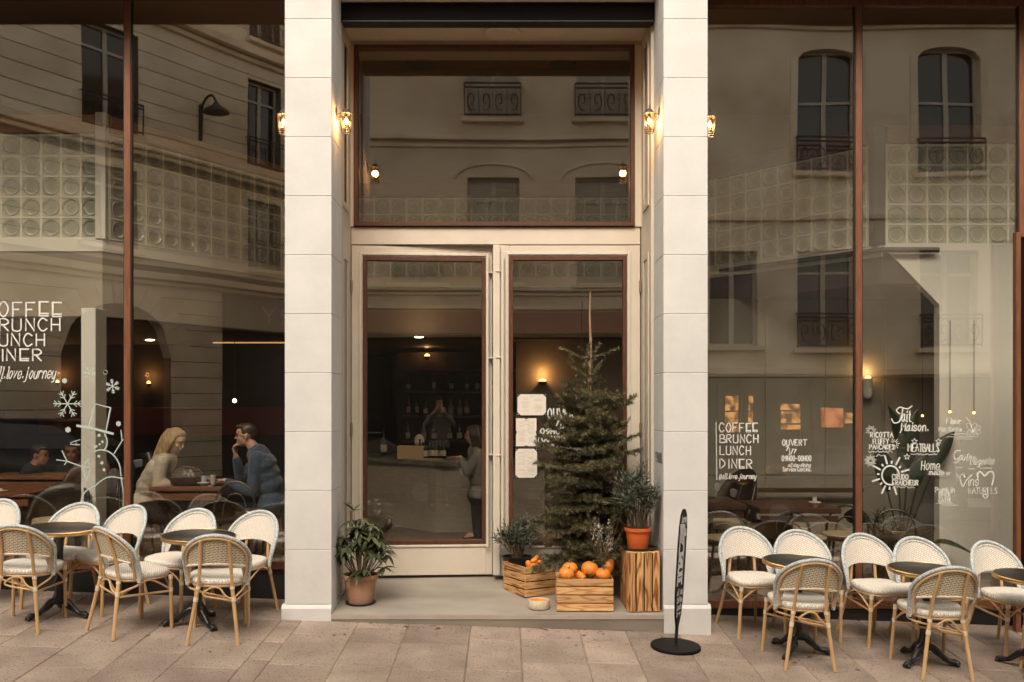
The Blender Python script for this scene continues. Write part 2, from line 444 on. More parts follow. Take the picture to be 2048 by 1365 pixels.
def link(name, me, parent=None, loc=None, label=None, kind=None, rot=None):
    o = bpy.data.objects.new(name, me); COL.objects.link(o)
    if parent: o.parent = parent
    if loc is not None: o.location = loc
    if rot is not None: o.rotation_euler = rot
    if label: o['label'] = label
    if kind: o['kind'] = kind
    return o
def thing(name, label, cat, loc=(0, 0, 0), rz=0, group=None):
    o = bpy.data.objects.new(name, None); COL.objects.link(o)
    o.empty_display_size = .1
    o.location = loc; o.rotation_euler = (0, 0, rz)
    tag(o, label, cat, group); return o
def tag(o, label, cat, group=None):
    o['label'] = label; o['category'] = cat
    if group: o['group'] = group
    return o
def copy_tree(o, parent=None):
    c = o.copy(); COL.objects.link(c); c.parent = parent
    for ch in list(o.children): copy_tree(ch, c)
    return c
def struct(o): o['kind'] = 'structure'; return o
def lerp(a, b, t): return a + (b - a) * t
def spline(pts, n=6):
    """Catmull-Rom through the points."""
    pts = [Vector(p) for p in pts]
    if len(pts) < 3: return pts
    out = []
    for i in range(len(pts) - 1):
        p0 = pts[max(i - 1, 0)]; p1 = pts[i]; p2 = pts[i + 1]; p3 = pts[min(i + 2, len(pts) - 1)]
        for k in range(n):
            t = k / n
            out.append(.5 * ((2 * p1) + (p2 - p0) * t + (2 * p0 - 5 * p1 + 4 * p2 - p3) * t * t + (3 * p1 - p0 - 3 * p2 + p3) * t ** 3))
    out.append(pts[-1]); return out
# ============================================================ GROUND
gs = MB(); gs.add([(-60, .62, ground(-60, .62) - .006), (60, .62, ground(60, .62) - .006), (60, -2.40, ground(60, -2.4) - .006), (-60, -2.40, ground(-60, -2.4) - .006)], [(0, 1, 2, 3)])
pav = struct(gs.build('pavement', 'slab_joint', fix=False))
x = -5.3; edges = [-5.3]
known = [-1.168, -.77, -.27, .12, .59, .965]
while edges[-1] < -1.6: edges.append(edges[-1] + rnd.uniform(.40, .52))
edges[-1] = -1.62; edges += known
while edges[-1] < 5.2: edges.append(edges[-1] + rnd.uniform(.38, .48))
for i in range(len(edges) - 1):
    y = .61; first = rnd.uniform(.2, .75)
    while y > -2.38:
        y2 = y - (first if y == .61 else rnd.choice((.42, .52, .60, .72)))
        first = 0
        if y2 < -2.1: y2 = -2.39
        g = .0035; x0, x1 = edges[i] + g, edges[i + 1] - g; a, b = y2 + g, y - g
        dz = rnd.uniform(-.0015, .0015); c = .006
        q = []
        for (xx, yy) in ((x0, a), (x1, a), (x1, b), (x0, b)):
            q.append((xx, yy, ground(xx, yy) + dz - .005))
        t = [(xx + (c if xx < (x0 + x1) / 2 else -c), yy + (c if yy < (a + b) / 2 else -c), ground(xx, yy) + dz) for xx, yy, zz in q]
        lo = [(xx, yy, zz - .04) for xx, yy, zz in q]
        cx, cy = (x0 + x1) / 2, (a + b) / 2
        m = MB(); m.add([(vx - cx, vy - cy, vz) for vx, vy, vz in lo + q + t], [(8, 9, 10, 11)] + [(k, (k + 1) % 4, (k + 1) % 4 + 4, k + 4) for k in range(4)] + [(k + 4, (k + 1) % 4 + 4, (k + 1) % 4 + 8, k + 8) for k in range(4)])
        m.build('paving_slab', 'slab', pav, loc=(cx, cy, 0), fix=False)
        y = y2
def slope_box(name, m, x0, x1, y0, y1, dz0, dz1, n=1):
    b = MB()
    b.add([(x, y, -.036 * x - .108 + dz) for x in (x0, x1) for y in (y0, y1) for dz in (dz0, dz1)], [(0, 1, 3, 2), (4, 6, 7, 5), (0, 4, 5, 1), (2, 3, 7, 6), (0, 2, 6, 4), (1, 5, 7, 3)])
    return struct(b.build(name, m))
slope_box('kerb', 'step_riser', -60, 60, -2.56, -2.404, -.3, .004)
slope_box('road', 'asphalt', -60, 60, -40, -2.56, -.4, -.12)
slope_box('far_pavement', 'asphalt', -60, 60, -11.3, -9.2, -.2, -.0)

# ============================================================ THE SHOP'S SHELL
m = MB()
m.box(-7.5, 7.5, .02, .60, 5.36, 7.1)          # facade above the shop windows
struct(m.build('facade_wall', 'stone_paint'))
m = MB(); m.box(-6.6, -1.762, .0, .60, 5.30, 5.356); m.box(1.622, 6.6, .0, .60, 5.30, 5.356)
struct(m.build('window_soffit', 'dark_wood'))
m = MB(); m.box(-1.38, 1.262, .42, .60, 5.182, 5.36); m.box(-1.5, 1.4, .60, 1.25, 5.10, 5.36)
struct(m.build('entrance_soffit', 'cream_paint'))
m = MB(); m.box(-8, 8, .61, 9.0, 6.0, 6.2)
struct(m.build('upper_ceiling', 'upper_ceiling'))
m = MB(); m.box(-8, 8, .61, 9.0, 7.0, 7.1)
struct(m.build('roof', 'inner_ceiling'))
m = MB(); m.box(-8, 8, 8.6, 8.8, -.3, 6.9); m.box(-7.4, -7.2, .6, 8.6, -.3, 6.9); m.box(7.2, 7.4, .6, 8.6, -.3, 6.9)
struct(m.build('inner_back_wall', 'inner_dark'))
m = MB(); m.box(-7.2, -1.5, .70, 8.6, -.2, .28); m.box(-1.5, 1.4, 1.16, 8.6, -.2, .19); m.box(1.4, 7.2, .70, 8.6, -.2, .08)
struct(m.build('inner_floor', 'inner_floor'))
# mezzanine: slab over the ground floor, following a U in plan
plan = [(-7.2, 1.65), (-3.92, 1.65), (-2.1, 4.5), (1.65, 4.5), (3.8, 2.0), (7.2, 2.0)]
m = MB()
m.prism([(a, b + .02) for a, b in plan] + [(7.2, 8.6), (-7.2, 8.6)], 3.0, 3.32, 'xy')
struct(m.build('mezzanine_slab', 'inner_ceiling'))
m = MB(); m.prism([(a, b + .10) for a, b in plan[:4]] + [(1.65, 8.6), (-7.2, 8.6)], 2.62, 2.72, 'xy')
struct(m.build('inner_ceiling', 'inner_ceiling'))
def along(a, b, z0, z1, t, mb, off=0):
    a = Vector((a[0], a[1], 0)); b = Vector((b[0], b[1], 0)); d = (b - a).normalized(); nrm = Vector((d.y, -d.x, 0))
    p = [a + nrm * off, b + nrm * off, b + nrm * (off - t), a + nrm * (off - t)]
    mb.add([(q.x, q.y, z) for z in (z0, z1) for q in p], [(3, 2, 1, 0), (4, 5, 6, 7)] + [(k, (k + 1) % 4, (k + 1) % 4 + 4, k + 4) for k in range(4)])
m = MB()
for i in range(3): along(plan[i], plan[i + 1], 2.64, 3.27, .08, m)
struct(m.build('fascia_panel', 'inner_wall'))
m = MB()
for i in range(4): along(plan[i], plan[i + 1], 3.27, 3.39, .10, m, .012)
struct(m.build('fascia_edge', 'fascia_white'))
m = MB()
m.prism([(-7.2, 6.2), (7.2, 6.2), (7.2, 6.3), (-7.2, 6.3)], 3.32, 6.9, 'xy')
struct(m.build('upper_wall', 'upper_wall'))
# white wall with its cut corner, grey panelled wall behind it
m = MB(); m.prism([(3.81, 3.39), (4.39, 2.79), (4.39, .08), (7.2, .08), (7.2, 3.39)], 2.0, 2.12)
struct(m.build('white_wall', 'white_wall'))
gw = MB(); gw.box(1.6, 7.2, 3.36, 3.46, .08, 3.0)
gw = struct(gw.build('grey_wall', 'concrete_panel'))
for i in range(5):
    for j, (z0, z1) in enumerate(((.09, .96), (.97, 2.085), (2.095, 2.99))):
        b = MB(); x0 = 1.62 + i * .69; b.bbox(x0, x0 + .682, 3.345, 3.358, z0, z1, .003)
        b.build('panel', 'concrete_panel', gw)
m = MB(); m.box(1.45, 1.6, 2.9, 3.46, .08, 3.0); struct(m.build('inner_pier', 'inner_wall'))

# ---- glass block parapets
def block_mesh():
    b = MB(); s = .094; n = 24
    rings = [(0, -.012), (.045, -.020), (.066, -.014), (.070, -.004), (.078, .004), (.084, -.006)]
    for sgn in (-1, 1):
        vs = [(0, sgn * (.040 + rings[0][1]), 0)]; fs = []
        for r_, d in rings[1:]:
            for k in range(n):
                a = 2 * PI * k / n
                vs.append((r_ * math.cos(a), sgn * (.040 + d), r_ * math.sin(a)))
        for k in range(n): fs.append((0, 1 + k, 1 + (k + 1) % n))
        for i in range(len(rings) - 2):
            for k in range(n):
                fs.append((1 + i * n + k, 1 + i * n + (k + 1) % n, 1 + (i + 1) * n + (k + 1) % n, 1 + (i + 1) * n + k))
        o = len(vs)
        for k in range(n):
            a = 2 * PI * k / n; c, q = math.cos(a), math.sin(a); f = .086 / max(abs(c), abs(q))
            vs.append((c * f, sgn * .035, q * f))
        for k in range(n): fs.append((o - n + k, o - n + (k + 1) % n, o + (k + 1) % n, o + k))
        for k in range(n):
            a = 2 * PI * k / n; c, q = math.cos(a), math.sin(a); f = s / max(abs(c), abs(q))
            vs.append((c * f, sgn * .043, q * f))
        for k in range(n): fs.append((o + k, o + (k + 1) % n, o + n + (k + 1) % n, o + n + k))
        b.add(vs, fs)
    L = len(b.v) // 2
    for k in range(n): b.f.append((L - n + k, L - n + (k + 1) % n, 2 * L - n + (k + 1) % n, 2 * L - n + k))
    me = b.mesh('glass_block'); bm = bmesh.new(); bm.from_mesh(me); bmesh.ops.recalc_face_normals(bm, faces=bm.faces); bm.to_mesh(me); bm.free()
    me.shade_smooth(); me.set_sharp_from_angle(angle=R(35)); me.materials.append(M['glass_block']); return me
gb = block_mesh()
def parapet(a, b, label, skip=0):
    a = Vector((a[0], a[1], 0)); b = Vector((b[0], b[1], 0)); d = b - a; Ln = d.length; n = max(1, round(Ln / .204)); p = Ln / n
    ang = math.atan2(d.y, d.x)
    t = thing('glass_block_wall', label, 'glass block wall', (a.x, a.y, 3.4), ang, 'glass block parapets of the upper floor')
    mo = MB()
    for i in range(n + 1): mo.box(i * p - .009, i * p + .009, -.042, .042, -.01, 1.02)
    for j in range(6): mo.box(0, Ln, -.041, .041, j * .2 + .003 - .009, j * .2 + .003 + .009)
    mo.build('mortar_grid', 'mortar', t)
    for i in range(n):
        for j in range(5):
            link('glass_block', gb, t, ((i + .5) * p, 0, .103 + j * .2))
    cp = MB(); cp.bbox(-.0, Ln, -.06, .06, 1.03, 1.20, .006)  # added band: dark for the shadow gap above the blocks, lit orange at left
    cp.build('light_shade_band', 'lit_band' if a.x < -2 and b.x < -2 else 'table_wood', t)
    return t
for a, b, l in ((( -5.3, 1.70), (-3.94, 1.70), 'glass block wall facing the street above the snowman drawing'),
                ((-3.90, 1.72), (-2.12, 4.52), 'slanting glass block wall above the seated couple'),
                ((-2.08, 4.55), (1.63, 4.55), 'long glass block wall seen through the window over the doors'),
                ((1.68, 4.52), (3.72, 2.12), 'slanting glass block wall above the OUVERT lettering'),
                ((3.86, 2.05), (5.5, 2.05), 'glass block wall above the white inner wall')):
    parapet(a, b, l)
m = MB(); m.bbox(-3.98, -3.88, 1.62, 1.74, 3.39, 4.62, .004)
tag(m.build('corner_post', 'fascia_white'), 'slim white post at the corner of the left glass block wall', 'post')
m = MB(); m.bbox(3.72, 3.84, 1.99, 2.14, 3.39, 4.6, .004)
tag(m.build('corner_post', 'bistro_dark'), 'dark post at the corner of the right glass block wall', 'post')
m = MB(); m.tube([(2.5, 3.43, 3.33), (3.78, 1.93, 3.33), (4.35, 1.93, 3.33)], .028, 10)
tag(m.build('ceiling_pipe', 'bistro_dark', smooth=True), 'dark pipe running below the right glass block walls', 'pipe')
# inner column, left
m = MB(); m.bbox(X_(162, 1.35), X_(191, 1.35), 1.35, 1.60, .28, 2.69, .004)
tag(m.build('inner_column', 'white_wall'), 'white square column standing behind the snowman drawing', 'column')

# ============================================================ PILLARS
def pillar(x0, x1, label, flare):
    t = thing('pillar', label, 'pillar', ((x0 + x1) / 2, 0, 0)); cx = (x0 + x1) / 2
    core = MB(); core.box(x0 - cx + .010, x1 - cx - .010, .010, .595, -.1, 5.4); core.build('core', 'stone_core', t)
    for k in range(-1, 11):
        z0 = .617 + .472 * k; z1 = z0 + .472
        if k == -1: z0 = .18
        b = MB(); b.bbox(x0 - cx, x1 - cx, 0, .49, z0 + .0008, min(z1, 5.41) - .0008, .0030)
        b.build('block', 'stone_paint', t)
    g0 = min(ground(x0, 0), ground(x1, 0)) - .04
    f0 = .022 if flare < 0 else 0; f1 = .022 if flare > 0 else 0
    b = MB()
    pr = [(-.022, g0), (-.022, .150), (0, .178), (.49, .178), (.49, g0)]
    xa, xb = x0 - cx - f0, x1 - cx + f1
    b.add([(xx, yy, zz) for xx in (xa, xb) for yy, zz in pr], [(4, 3, 2, 1, 0), (5, 6, 7, 8, 9)] + [(k, (k + 1) % 5, (k + 1) % 5 + 5, k + 5) for k in range(5)])
    b.build('plinth', 'stone_paint', t)
    return t
pl = pillar(-1.762, -1.388, 'left white painted stone pillar of the entrance, beside the potted rhododendron', -1)
pr_ = pillar(1.268, 1.622, 'right white painted stone pillar of the entrance, behind the flag sign', 1)

# ============================================================ ENTRANCE STEP
m = MB()
xa, xb = -1.386, 1.266
m.add([(x, y, z) for x in (xa, xb) for y, z in ((-.028, .064), (-.028, .106), (0, .109), (1.16, .186), (1.16, -.02), (-.005, -.02))],
      [(5, 4, 3, 2, 1, 0), (6, 7, 8, 9, 10, 11)] + [(k, (k + 1) % 6, (k + 1) % 6 + 6, k + 6) for k in range(6)])
es = struct(m.build('entrance_step', 'step_stone'))
m = MB(); m.bbox(xa, xb, -.034, -.0285, .066, .103, .002); m.build('nosing', 'step_edge', es)
m = MB(); m.box(xa, xb, -.004, .02, -.12, .064); m.build('riser', 'step_riser', es)

# ============================================================ ENTRANCE FRAME, TRANSOM, DOORS
YD = 1.1
xl, xr = X_(690, YD), X_(1293, YD)
zt = Z_(85, YD)
t = thing('entrance_frame', 'cream painted timber frame around the doors and the large window over them', 'door frame', (0, YD, 0))
def part(name, m_, *boxes, parent=t, b=.003, **k):
    q = MB()
    for bx in boxes: q.bbox(*bx, b)
    return q.build(name, m_, parent, **k)
part('jamb', 'cream_paint', (xl - .12, X_(703, YD) - .004, -.60, .05, .12, 5.10))
part('jamb', 'cream_paint', (X_(1281, YD) + .004, xr + .12, -.60, .05, .12, 5.10))
part('crossbeam', 'cream_paint', (xl + .06, xr - .06, -.02, .06, Z_(490, YD), Z_(456, YD)))
part('head', 'cream_paint', (xl + .06, xr - .06, -.02, .06, Z_(92, YD), 5.099))
for s, xx in ((1, X_(703, YD) - .004), (-1, X_(1281, YD) + .004)):
    for (z0, z1) in ((3.5, 5.0), (.4, 3.1)):
        q = MB(); a, b = sorted((xx + s * .001, xx + s * .012))
        q.bbox(a, b, -.50, -.43, z0, z1, .002); q.bbox(a, b, -.24, -.17, z0, z1, .002)
        q.bbox(a, b, -.43, -.24, z0, z0 + .05, .002); q.bbox(a, b, -.43, -.24, z1 - .05, z1, .002)
        q.build('side_moulding', 'cream_paint', t)
        q = MB(); q.box(xx - .0005 * s, xx + s * .003, -.43, -.24, z0 + .05, z1 - .05); q.build('side_light', 'street_glass', t)
tw = thing('transom_window', 'wide fixed window over the doors with thin brown wood frame', 'window', (0, YD, 0))
x0, x1, z0, z1 = X_(709, YD), X_(1268, YD), Z_(455, YD) , Z_(93, YD)
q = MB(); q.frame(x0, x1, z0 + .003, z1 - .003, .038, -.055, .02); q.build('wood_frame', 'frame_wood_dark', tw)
q = MB(); q.bbox(x0 + .038, x1 - .038, -.022, -.010, z0 + .041, z1 - .041, .001); q.build('pane', 'door_glass', tw)
q = MB(); q.bbox(X_(692, YD), x0 - .002, -.035, -.0215, z0, z1, .002); q.bbox(x1 + .002, X_(1288, YD), -.035, -.0215, z0, z1, .002); q.build('outer_frame', 'cream_paint', tw)
# roller shutter box
q = MB(); q.bbox(-1.384, 1.264, -.07, .07, -.076, .076, .006)
sb = tag(q.build('shutter_box', 'black_box', loc=(0, .50, 5.101)), 'long black roller shutter box under the lintel between the pillars', 'shutter box')
q = MB(); q.bbox(-1.38, 1.26, -.085, .05, -.092, -.078, .002); q.build('bottom_rail', 'black_metal', sb)
q = MB(); q.lathe([(.16, 0), (.16, -.02), (.12, -.03), (0, -.03)], 20); tag(q.build('ceiling_fitting', 'cream_paint', loc=(-.02, .85, 5.099)), 'round cream fitting under the entrance soffit', 'ceiling light')

def leaf(label, u0, u1, hinge_left, ang, wood, handle_u, rz_extra=0):
    xa, xb = X_(u0, YD), X_(u1, YD); w = xb - xa
    ht = 3.236 - .20
    hx = xa if hinge_left else xb
    t = thing('door_leaf', label, 'door', (hx, YD, .20), ang)
    def lx(u): return X_(u, YD) - hx
    w0, w1, wz0, wz1 = lx(wood[0]), lx(wood[1]), Z_(wood[3], YD) - .20, Z_(wood[2], YD) - .20
    a, b = xa - hx, xb - hx
    q = MB()
    q.bbox(a + .002, w0, -.03, .03, .012, ht - .004); q.bbox(w1, b - .002, -.03, .03, .012, ht - .004)
    q.bbox(w0, w1, -.029, .029, wz1, ht - .005)
    q.build('stile', 'cream_paint', t)
    q = MB(); q.bbox(w0, w1, -.029, .029, .013, wz0); q.build('kick_panel', 'cream_paint', t)
    q = MB(); q.bbox(w0 - .035, w0 - .008, -.042, -.0302, wz0 - .03, wz1 + .04, .004); q.bbox(w1 + .008, w1 + .035, -.042, -.0302, wz0 - .03, wz1 + .04, .004)
    q.bbox(w0 - .008, w1 + .008, -.041, -.0302, wz1 + .012, wz1 + .038, .004); q.bbox(w0 - .008, w1 + .008, -.041, -.0302, wz0 - .03, wz0 - .008, .004)
    q.build('moulding', 'cream_paint', t)
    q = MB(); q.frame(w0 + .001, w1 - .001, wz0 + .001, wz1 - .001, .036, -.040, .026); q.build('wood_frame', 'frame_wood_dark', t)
    q = MB(); q.bbox(w0 + .037, w1 - .037, -.008, .004, wz0 + .037, wz1 - .037, .001); q.build('pane', 'door_glass', t)
    for z in (.5, 1.3, 2.6):
        q = MB(); hh = .003 if hinge_left else -.003; q.tube([(hh, -.044, z), (hh, -.044, z + .11)], .011, 8); q.build('hinge', 'hinge', t, True)
    # tall flat pull with three tabs
    hu = lx(handle_u); z0, z1 = Z_(1095, YD) - .20, Z_(508, YD) - .20; sd = 1 if hinge_left else -1
    q = MB(); q.bbox(hu - .012, hu + .012, -.085, -.070, z0, z1, .003)
    hd = q.build('handle', 'cream_paint', t)
    for v in (545, 716, 910):
        z = Z_(v, YD) - .20
        q = MB(); q.bbox(min(hu + sd * .012, hu + sd * .062), max(hu + sd * .012, hu + sd * .062), -.084, -.0305, z - .006, z + .006, .002); q.build('bracket', 'cream_paint', hd)
    return t
dl = leaf('left cream door leaf with tall glass pane, standing slightly ajar', 703, 985, True, R(3.9), (726, 972, 514, 1089), 974)
dr = leaf('right cream door leaf behind the fir tree, menus on its pane', 988, 1280, False, 0, (1018, 1253, 514, 1089), 1005)
q = MB(); q.bbox(X_(986, YD), X_(1000, YD), -.075, -.0435, .03, 3.03, .004); q.build('astragal', 'cream_paint', dr, loc=(-X_(1280, YD), 0, 0))
q = MB(); q.lathe([(0, -.012), (.011, -.012), (.013, 0)], 10, mtx=Matrix.Rotation(R(90), 4, 'X')); q.build('lock', 'gasket', dr, loc=(X_(994, YD) - X_(1280, YD), -.078, Z_(930, YD) - .2))

# ============================================================ SHOP WINDOWS
YW = .60
def shop_window(label, x0, x1, zb, zt, mull, bottom):
    t = thing('shop_window', label, 'shop window', ((x0 + x1) / 2, YW, 0)); cx = (x0 + x1) / 2
    q = MB(); q.bbox(x0 - cx, x1 - cx, -.02, .06, zb - .072, zb); q.build('sill', 'frame_wood', t)
    q = MB(); q.bbox(x0 - cx, x1 - cx, -.02, .06, zt, zt + .08); q.build('head', 'frame_wood', t)
    xs = [x0] + mull + [x1]
    for i, x in enumerate(xs):
        wdt = .028 if 0 < i < len(xs) - 1 else .022
        q = MB(); q.bbox(x - cx - wdt, x - cx + wdt, -.025, .055, zb + .001, zt - .001); q.build('mullion', 'frame_wood', t)
        q = MB(); q.box(x - cx + wdt, x - cx + wdt + .009, -.010, .02, zb + .002, zt - .002); q.box(x - cx - wdt - .009, x - cx - wdt, -.010, .02, zb + .002, zt - .002); q.build('gasket', 'gasket', t)
    for a, b in zip(xs[:-1], xs[1:]):
        q = MB(); q.bbox(a - cx + .03, b - cx - .03, 0, .012, zb + .001, zt - .001, .001); q.build('pane', 'shop_glass', t)
    q = MB(); q.box(x0 - cx, x1 - cx, .0, .06, bottom, zb - .073); q.box(x0 - cx, x1 - cx, -.006, -.0005, zb - .10, zb - .078); q.build('stall_riser', 'plinth_black', t)
    return t
swl = shop_window('left shop window with the snowman drawing and the seated couple behind it', -6.3, -1.765, .428, 5.29, [-4.72, X_(256.5, YW)], -.1)
swr = shop_window('right shop window with white hand lettering, behind the right tables', 1.630, 7.1, .092, 5.215, [X_(1716, YW), X_(2042, YW), 5.9], -.4)
# the end of the shop front at right: a narrow black board in a wood frame
t = thing('side_panel', 'tall black panel in a brown wood frame at the right end of the window', 'panel', (0, .42, 0))
xx = X_(2029, .42)
q = MB(); q.frame(xx, xx + .9, -.15, Z_(466, .42), .040, -.03, .03); q.build('wood_frame', 'frame_wood', t)
q = MB(); q.bbox(xx + .041, xx + .859, -.01, .02, -.10, Z_(466, .42) - .041); q.build('board', 'black_box', t)
m = MB(); m.box(7.12, 7.5, .0, .6, -.4, 5.3); m.box(-7.5, -6.32, 0, .7, -.1, 5.3)
struct(m.build('end_wall', 'stone_paint'))

# ============================================================ LANTERNS
def lantern(label, x, y, z, side):
    """Wall lantern; side = +1 reaches out towards +x."""
    t = thing('wall_lantern', label, 'lantern', (x, y, z), 0 if side > 0 else PI, 'four lit wall lanterns on the pillars')
    d = .083
    q = MB(); q.lathe([(0, .012), (.018, .012), (.030, .006), (.034, 0)], 16, mtx=Matrix.Rotation(R(90), 4, 'Y') @ Matrix.Scale(1.6, 4, (1, 0, 0)))
    q.build('back_plate', 'lamp_metal', t, True, loc=(0, 0, .075))
    q = MB(); q.tube(spline([(.008, 0, .062), (.03, 0, .072), (.055, 0, .064), (d, 0, .072)], 5), .0065, 8)
    q.tube(spline([(.006, 0, .04), (.022, 0, .022), (.034, 0, .034), (.024, 0, .048), (.016, 0, .038)], 5), .0035, 6); q.build('bracket_arm', 'lamp_metal', t, True)
    q = MB(); q.lathe([(0, .148), (.003, .146), (.0045, .130), (.003, .122), (.011, .112), (.022, .108), (.040, .078), (.053, .076), (.053, .070), (0, .070)], 8, c=(d, 0, 0)); q.build('cap', 'lamp_metal', t)
    q = MB()
    for k in range(6):
        a = R(60 * k + 30)
        q.tube([(d + .046 * math.cos(a), .046 * math.sin(a), .072), (d + .040 * math.cos(a), .040 * math.sin(a), -.070), (d + .036 * math.cos(a), .036 * math.sin(a), -.085)], .0040, 5)
    for r_, z_ in ((.041, -.066), (.036, -.084)):
        q.tube([(d + r_ * math.cos(R(60 * k + 30)), r_ * math.sin(R(60 * k + 30)), z_) for k in range(6)], .0042, 5, closed=True)
    q.build('cage', 'lamp_metal', t)
    q = MB(); q.lathe([(.043, .068), (.040, 0), (.0375, -.064)], 6, c=(d, 0, 0), mtx=Matrix.Rotation(R(30), 4, 'Z')); q.build('glass', 'lantern_glass', t)
    q = MB(); q.lathe([(.010, .068), (.012, .045), (0, .045)], 10, c=(d, 0, 0)); q.build('bulb_holder', 'lamp_metal', t)
    q = MB(); q.ball((d, 0, .010), (.016, .016, .026), 12); bo = q.build('bulb', 'bulb', t, True)
    L = bpy.data.objects.new('lantern_light', bpy.data.lights.new('lantern_light', 'POINT')); COL.objects.link(L); L.parent = t
    L.location = (d, 0, .010); L.data.energy = 4.5; L.data.color = (1, .62, .30); L.data.shadow_soft_size = .03
    bo.visible_shadow = True
    return t
zl = 4.095
lantern('wall lantern on the inner side of the left pillar', -1.388, .20, zl, 1)
lantern('wall lantern peeping out on the far left of the left pillar, before the window', -1.762, .30, zl + .02, -1)
lantern('wall lantern on the inner side of the right pillar', 1.268, .20, zl, -1)
lantern('wall lantern peeping out on the outer side of the right pillar', 1.622, .30, zl, 1)
# ============================================================ BUILDINGS ACROSS THE STREET (seen mirrored in the glass)
def cut_wall(q, x0, x1, z0, z1, ops, d0=0, d1=.35, courses=None):
    zs = {z0, z1}
    for a, b, c, d in ops: zs |= {max(z0, min(z1, c)), max(z0, min(z1, d))}
    zs = sorted(zs)
    for c, d in zip(zs[:-1], zs[1:]):
        if d - c < 1e-4: continue
        cuts = sorted([(a, b) for a, b, e, f in ops if e < (c + d) / 2 < f]); x = x0
        for a, b in cuts:
            if a > x: q.box(x, min(a, x1), d0, d1, c, d)
            x = max(x, b)
        if x < x1: q.box(x, x1, d0, d1, c, d)
def casement(t, x0, x1, z0, z1, arch=0, rail=True, curly=True, transom=.22, sill=True, gl='street_glass'):
    cx = (x0 + x1) / 2
    w = MB(); w.frame(x0, x1, z0, z1, .06, .20, .27, .002)
    w.bbox(cx - .05, cx + .05, .195, .265, z0 + .06, z1 - .06, .002)
    zt_ = z1 - (z1 - z0) * transom
    w.bbox(x0 + .06, cx - .05, .197, .264, zt_ - .03, zt_ + .03, .002); w.bbox(cx + .05, x1 - .06, .197, .264, zt_ - .03, zt_ + .03, .002)
    f = w.build('window', 'white_joinery', t)
    q = MB(); q.box(x0 + .06, cx - .05, .235, .245, z0 + .06, z1 - .06); q.box(cx + .05, x1 - .06, .235, .245, z0 + .06, z1 - .06); q.build('pane', gl, f)
    if sill:
        q = MB(); q.bbox(x0 - .12, x1 + .12, -.16, .2, z0 - .10, z0, .01); q.build('window_sill', 'limestone_b', t)
    if rail:
        q = MB(); h = .72; a, b = x0 - .04, x1 + .04; y = -.12
        for z in (z0 + .06, z0 + h - .09, z0 + h): q.bbox(a, b, y - .015, y + .015, z - .017, z + .017, .001)
        for x in (a, b):
            q.bbox(x - .012, x + .012, y - .013, y + .013, z0 + .002, z0 + h, .001); q.bbox(x - .01, x + .01, y, .02, z0 + h - .01, z0 + h + .01, .001)
        if curly:
            n = 4; w_ = (b - a) / n
            for k in range(n):
                m_ = a + (k + .5) * w_; s = 1 if k % 2 else -1
                pts = [(m_ + s * w_ * .38 * math.cos(an) * (1 - i / 26), y, z0 + .06 + .30 + (.22 * math.sin(an)) * (1 - i / 26)) for i, an in enumerate(np.linspace(-2.0, 5.2, 22))]
                q.tube(pts, .014, 5)
                q.bbox(a + k * w_ - .010, a + k * w_ + .010, y - .006, y + .006, z0 + .06, z0 + h - .09, .001)
        else:
            for k in range(1, 10): q.bbox(a + (b - a) * k / 10 - .006, a + (b - a) * k / 10 + .006, y - .006, y + .006, z0 + .06, z0 + h - .09, .001)
        q.build('railing', 'iron', t)
def arch_fill(q, x0, x1, zs, rise, d1=.35, d0=0):
    """Spandrels over a flat or round arch, up to the flat head of its opening."""
    n = 12; cx = (x0 + x1) / 2; h = (x1 - x0) / 2; top = zs + rise
    for k in range(n):
        a = x0 + (x1 - x0) * k / n; b = x0 + (x1 - x0) * (k + 1) / n
        za = zs + rise * math.sqrt(max(0, 1 - ((a - cx) / h) ** 2)); zb = zs + rise * math.sqrt(max(0, 1 - ((b - cx) / h) ** 2))
        q.add([(a, d0, za), (b, d0, zb), (b, d0, top + .001), (a, d0, top + .001), (a, d1, za), (b, d1, zb), (b, d1, top + .001), (a, d1, top + .001)],
              [(0, 1, 2, 3), (7, 6, 5, 4), (0, 4, 5, 1), (2, 6, 7, 3)])
# --- facade straight across, smooth stucco
def XA(X): return 3.7 - X
t = thing('stucco_building', 'pale stucco building across the street, mirrored in the doors and the window above', 'building', (3.7, -11, 0), PI)
ops = []
for X in (-.27, 2.15):
    ops += [(XA(X) - .58, XA(X) + .58, 8.05, 10.4), (XA(X) - .58, XA(X) + .58, 4.45, 6.74)]
q = MB(); cut_wall(q, 0, 7.9, 4.0, 10.7, ops); cut_wall(q, 0, 7.9, -.2, 4.0, [(.5, 7.4, -.2, 3.3)]); q.build('wall', 'limestone_b', t)
q = MB(); q.box(0, 7.9, .36, 5, -.2, 10.6); q.build('core', 'limestone_b', t)
q = MB()
for z, h, d in ((7.42, .07, .05), (7.56, .10, .14), (4.18, .06, .05), (4.28, .10, .12), (3.86, .08, .08), (10.5, .25, .3)): q.bbox(0, 7.9, -d, -.001, z, z + h, .01)
q.build('string_course', 'limestone', t)
for X in (-.27, 2.15):
    casement(t, XA(X) - .58, XA(X) + .58, 8.05, 10.4, gl='street_glass_mid')
    casement(t, XA(X) - .58, XA(X) + .58, 4.45, 6.74, rail=False, gl='street_glass_mid')
    q = MB(); pts = [(XA(X) + .85 * math.cos(a), -.02, 6.72 + .33 * math.sin(a)) for a in np.linspace(0.0, PI, 14)]; q.tube(pts, .03, 6)
    q.build('window_arch', 'limestone', t)
q = MB(); q.bbox(.02, 7.88, -.10, .02, 3.32, 3.80, .01); q.build('shop_fascia', 'shop_peach', t)
q = MB(); q.box(.5, 7.4, .18, .22, -.1, 3.30)
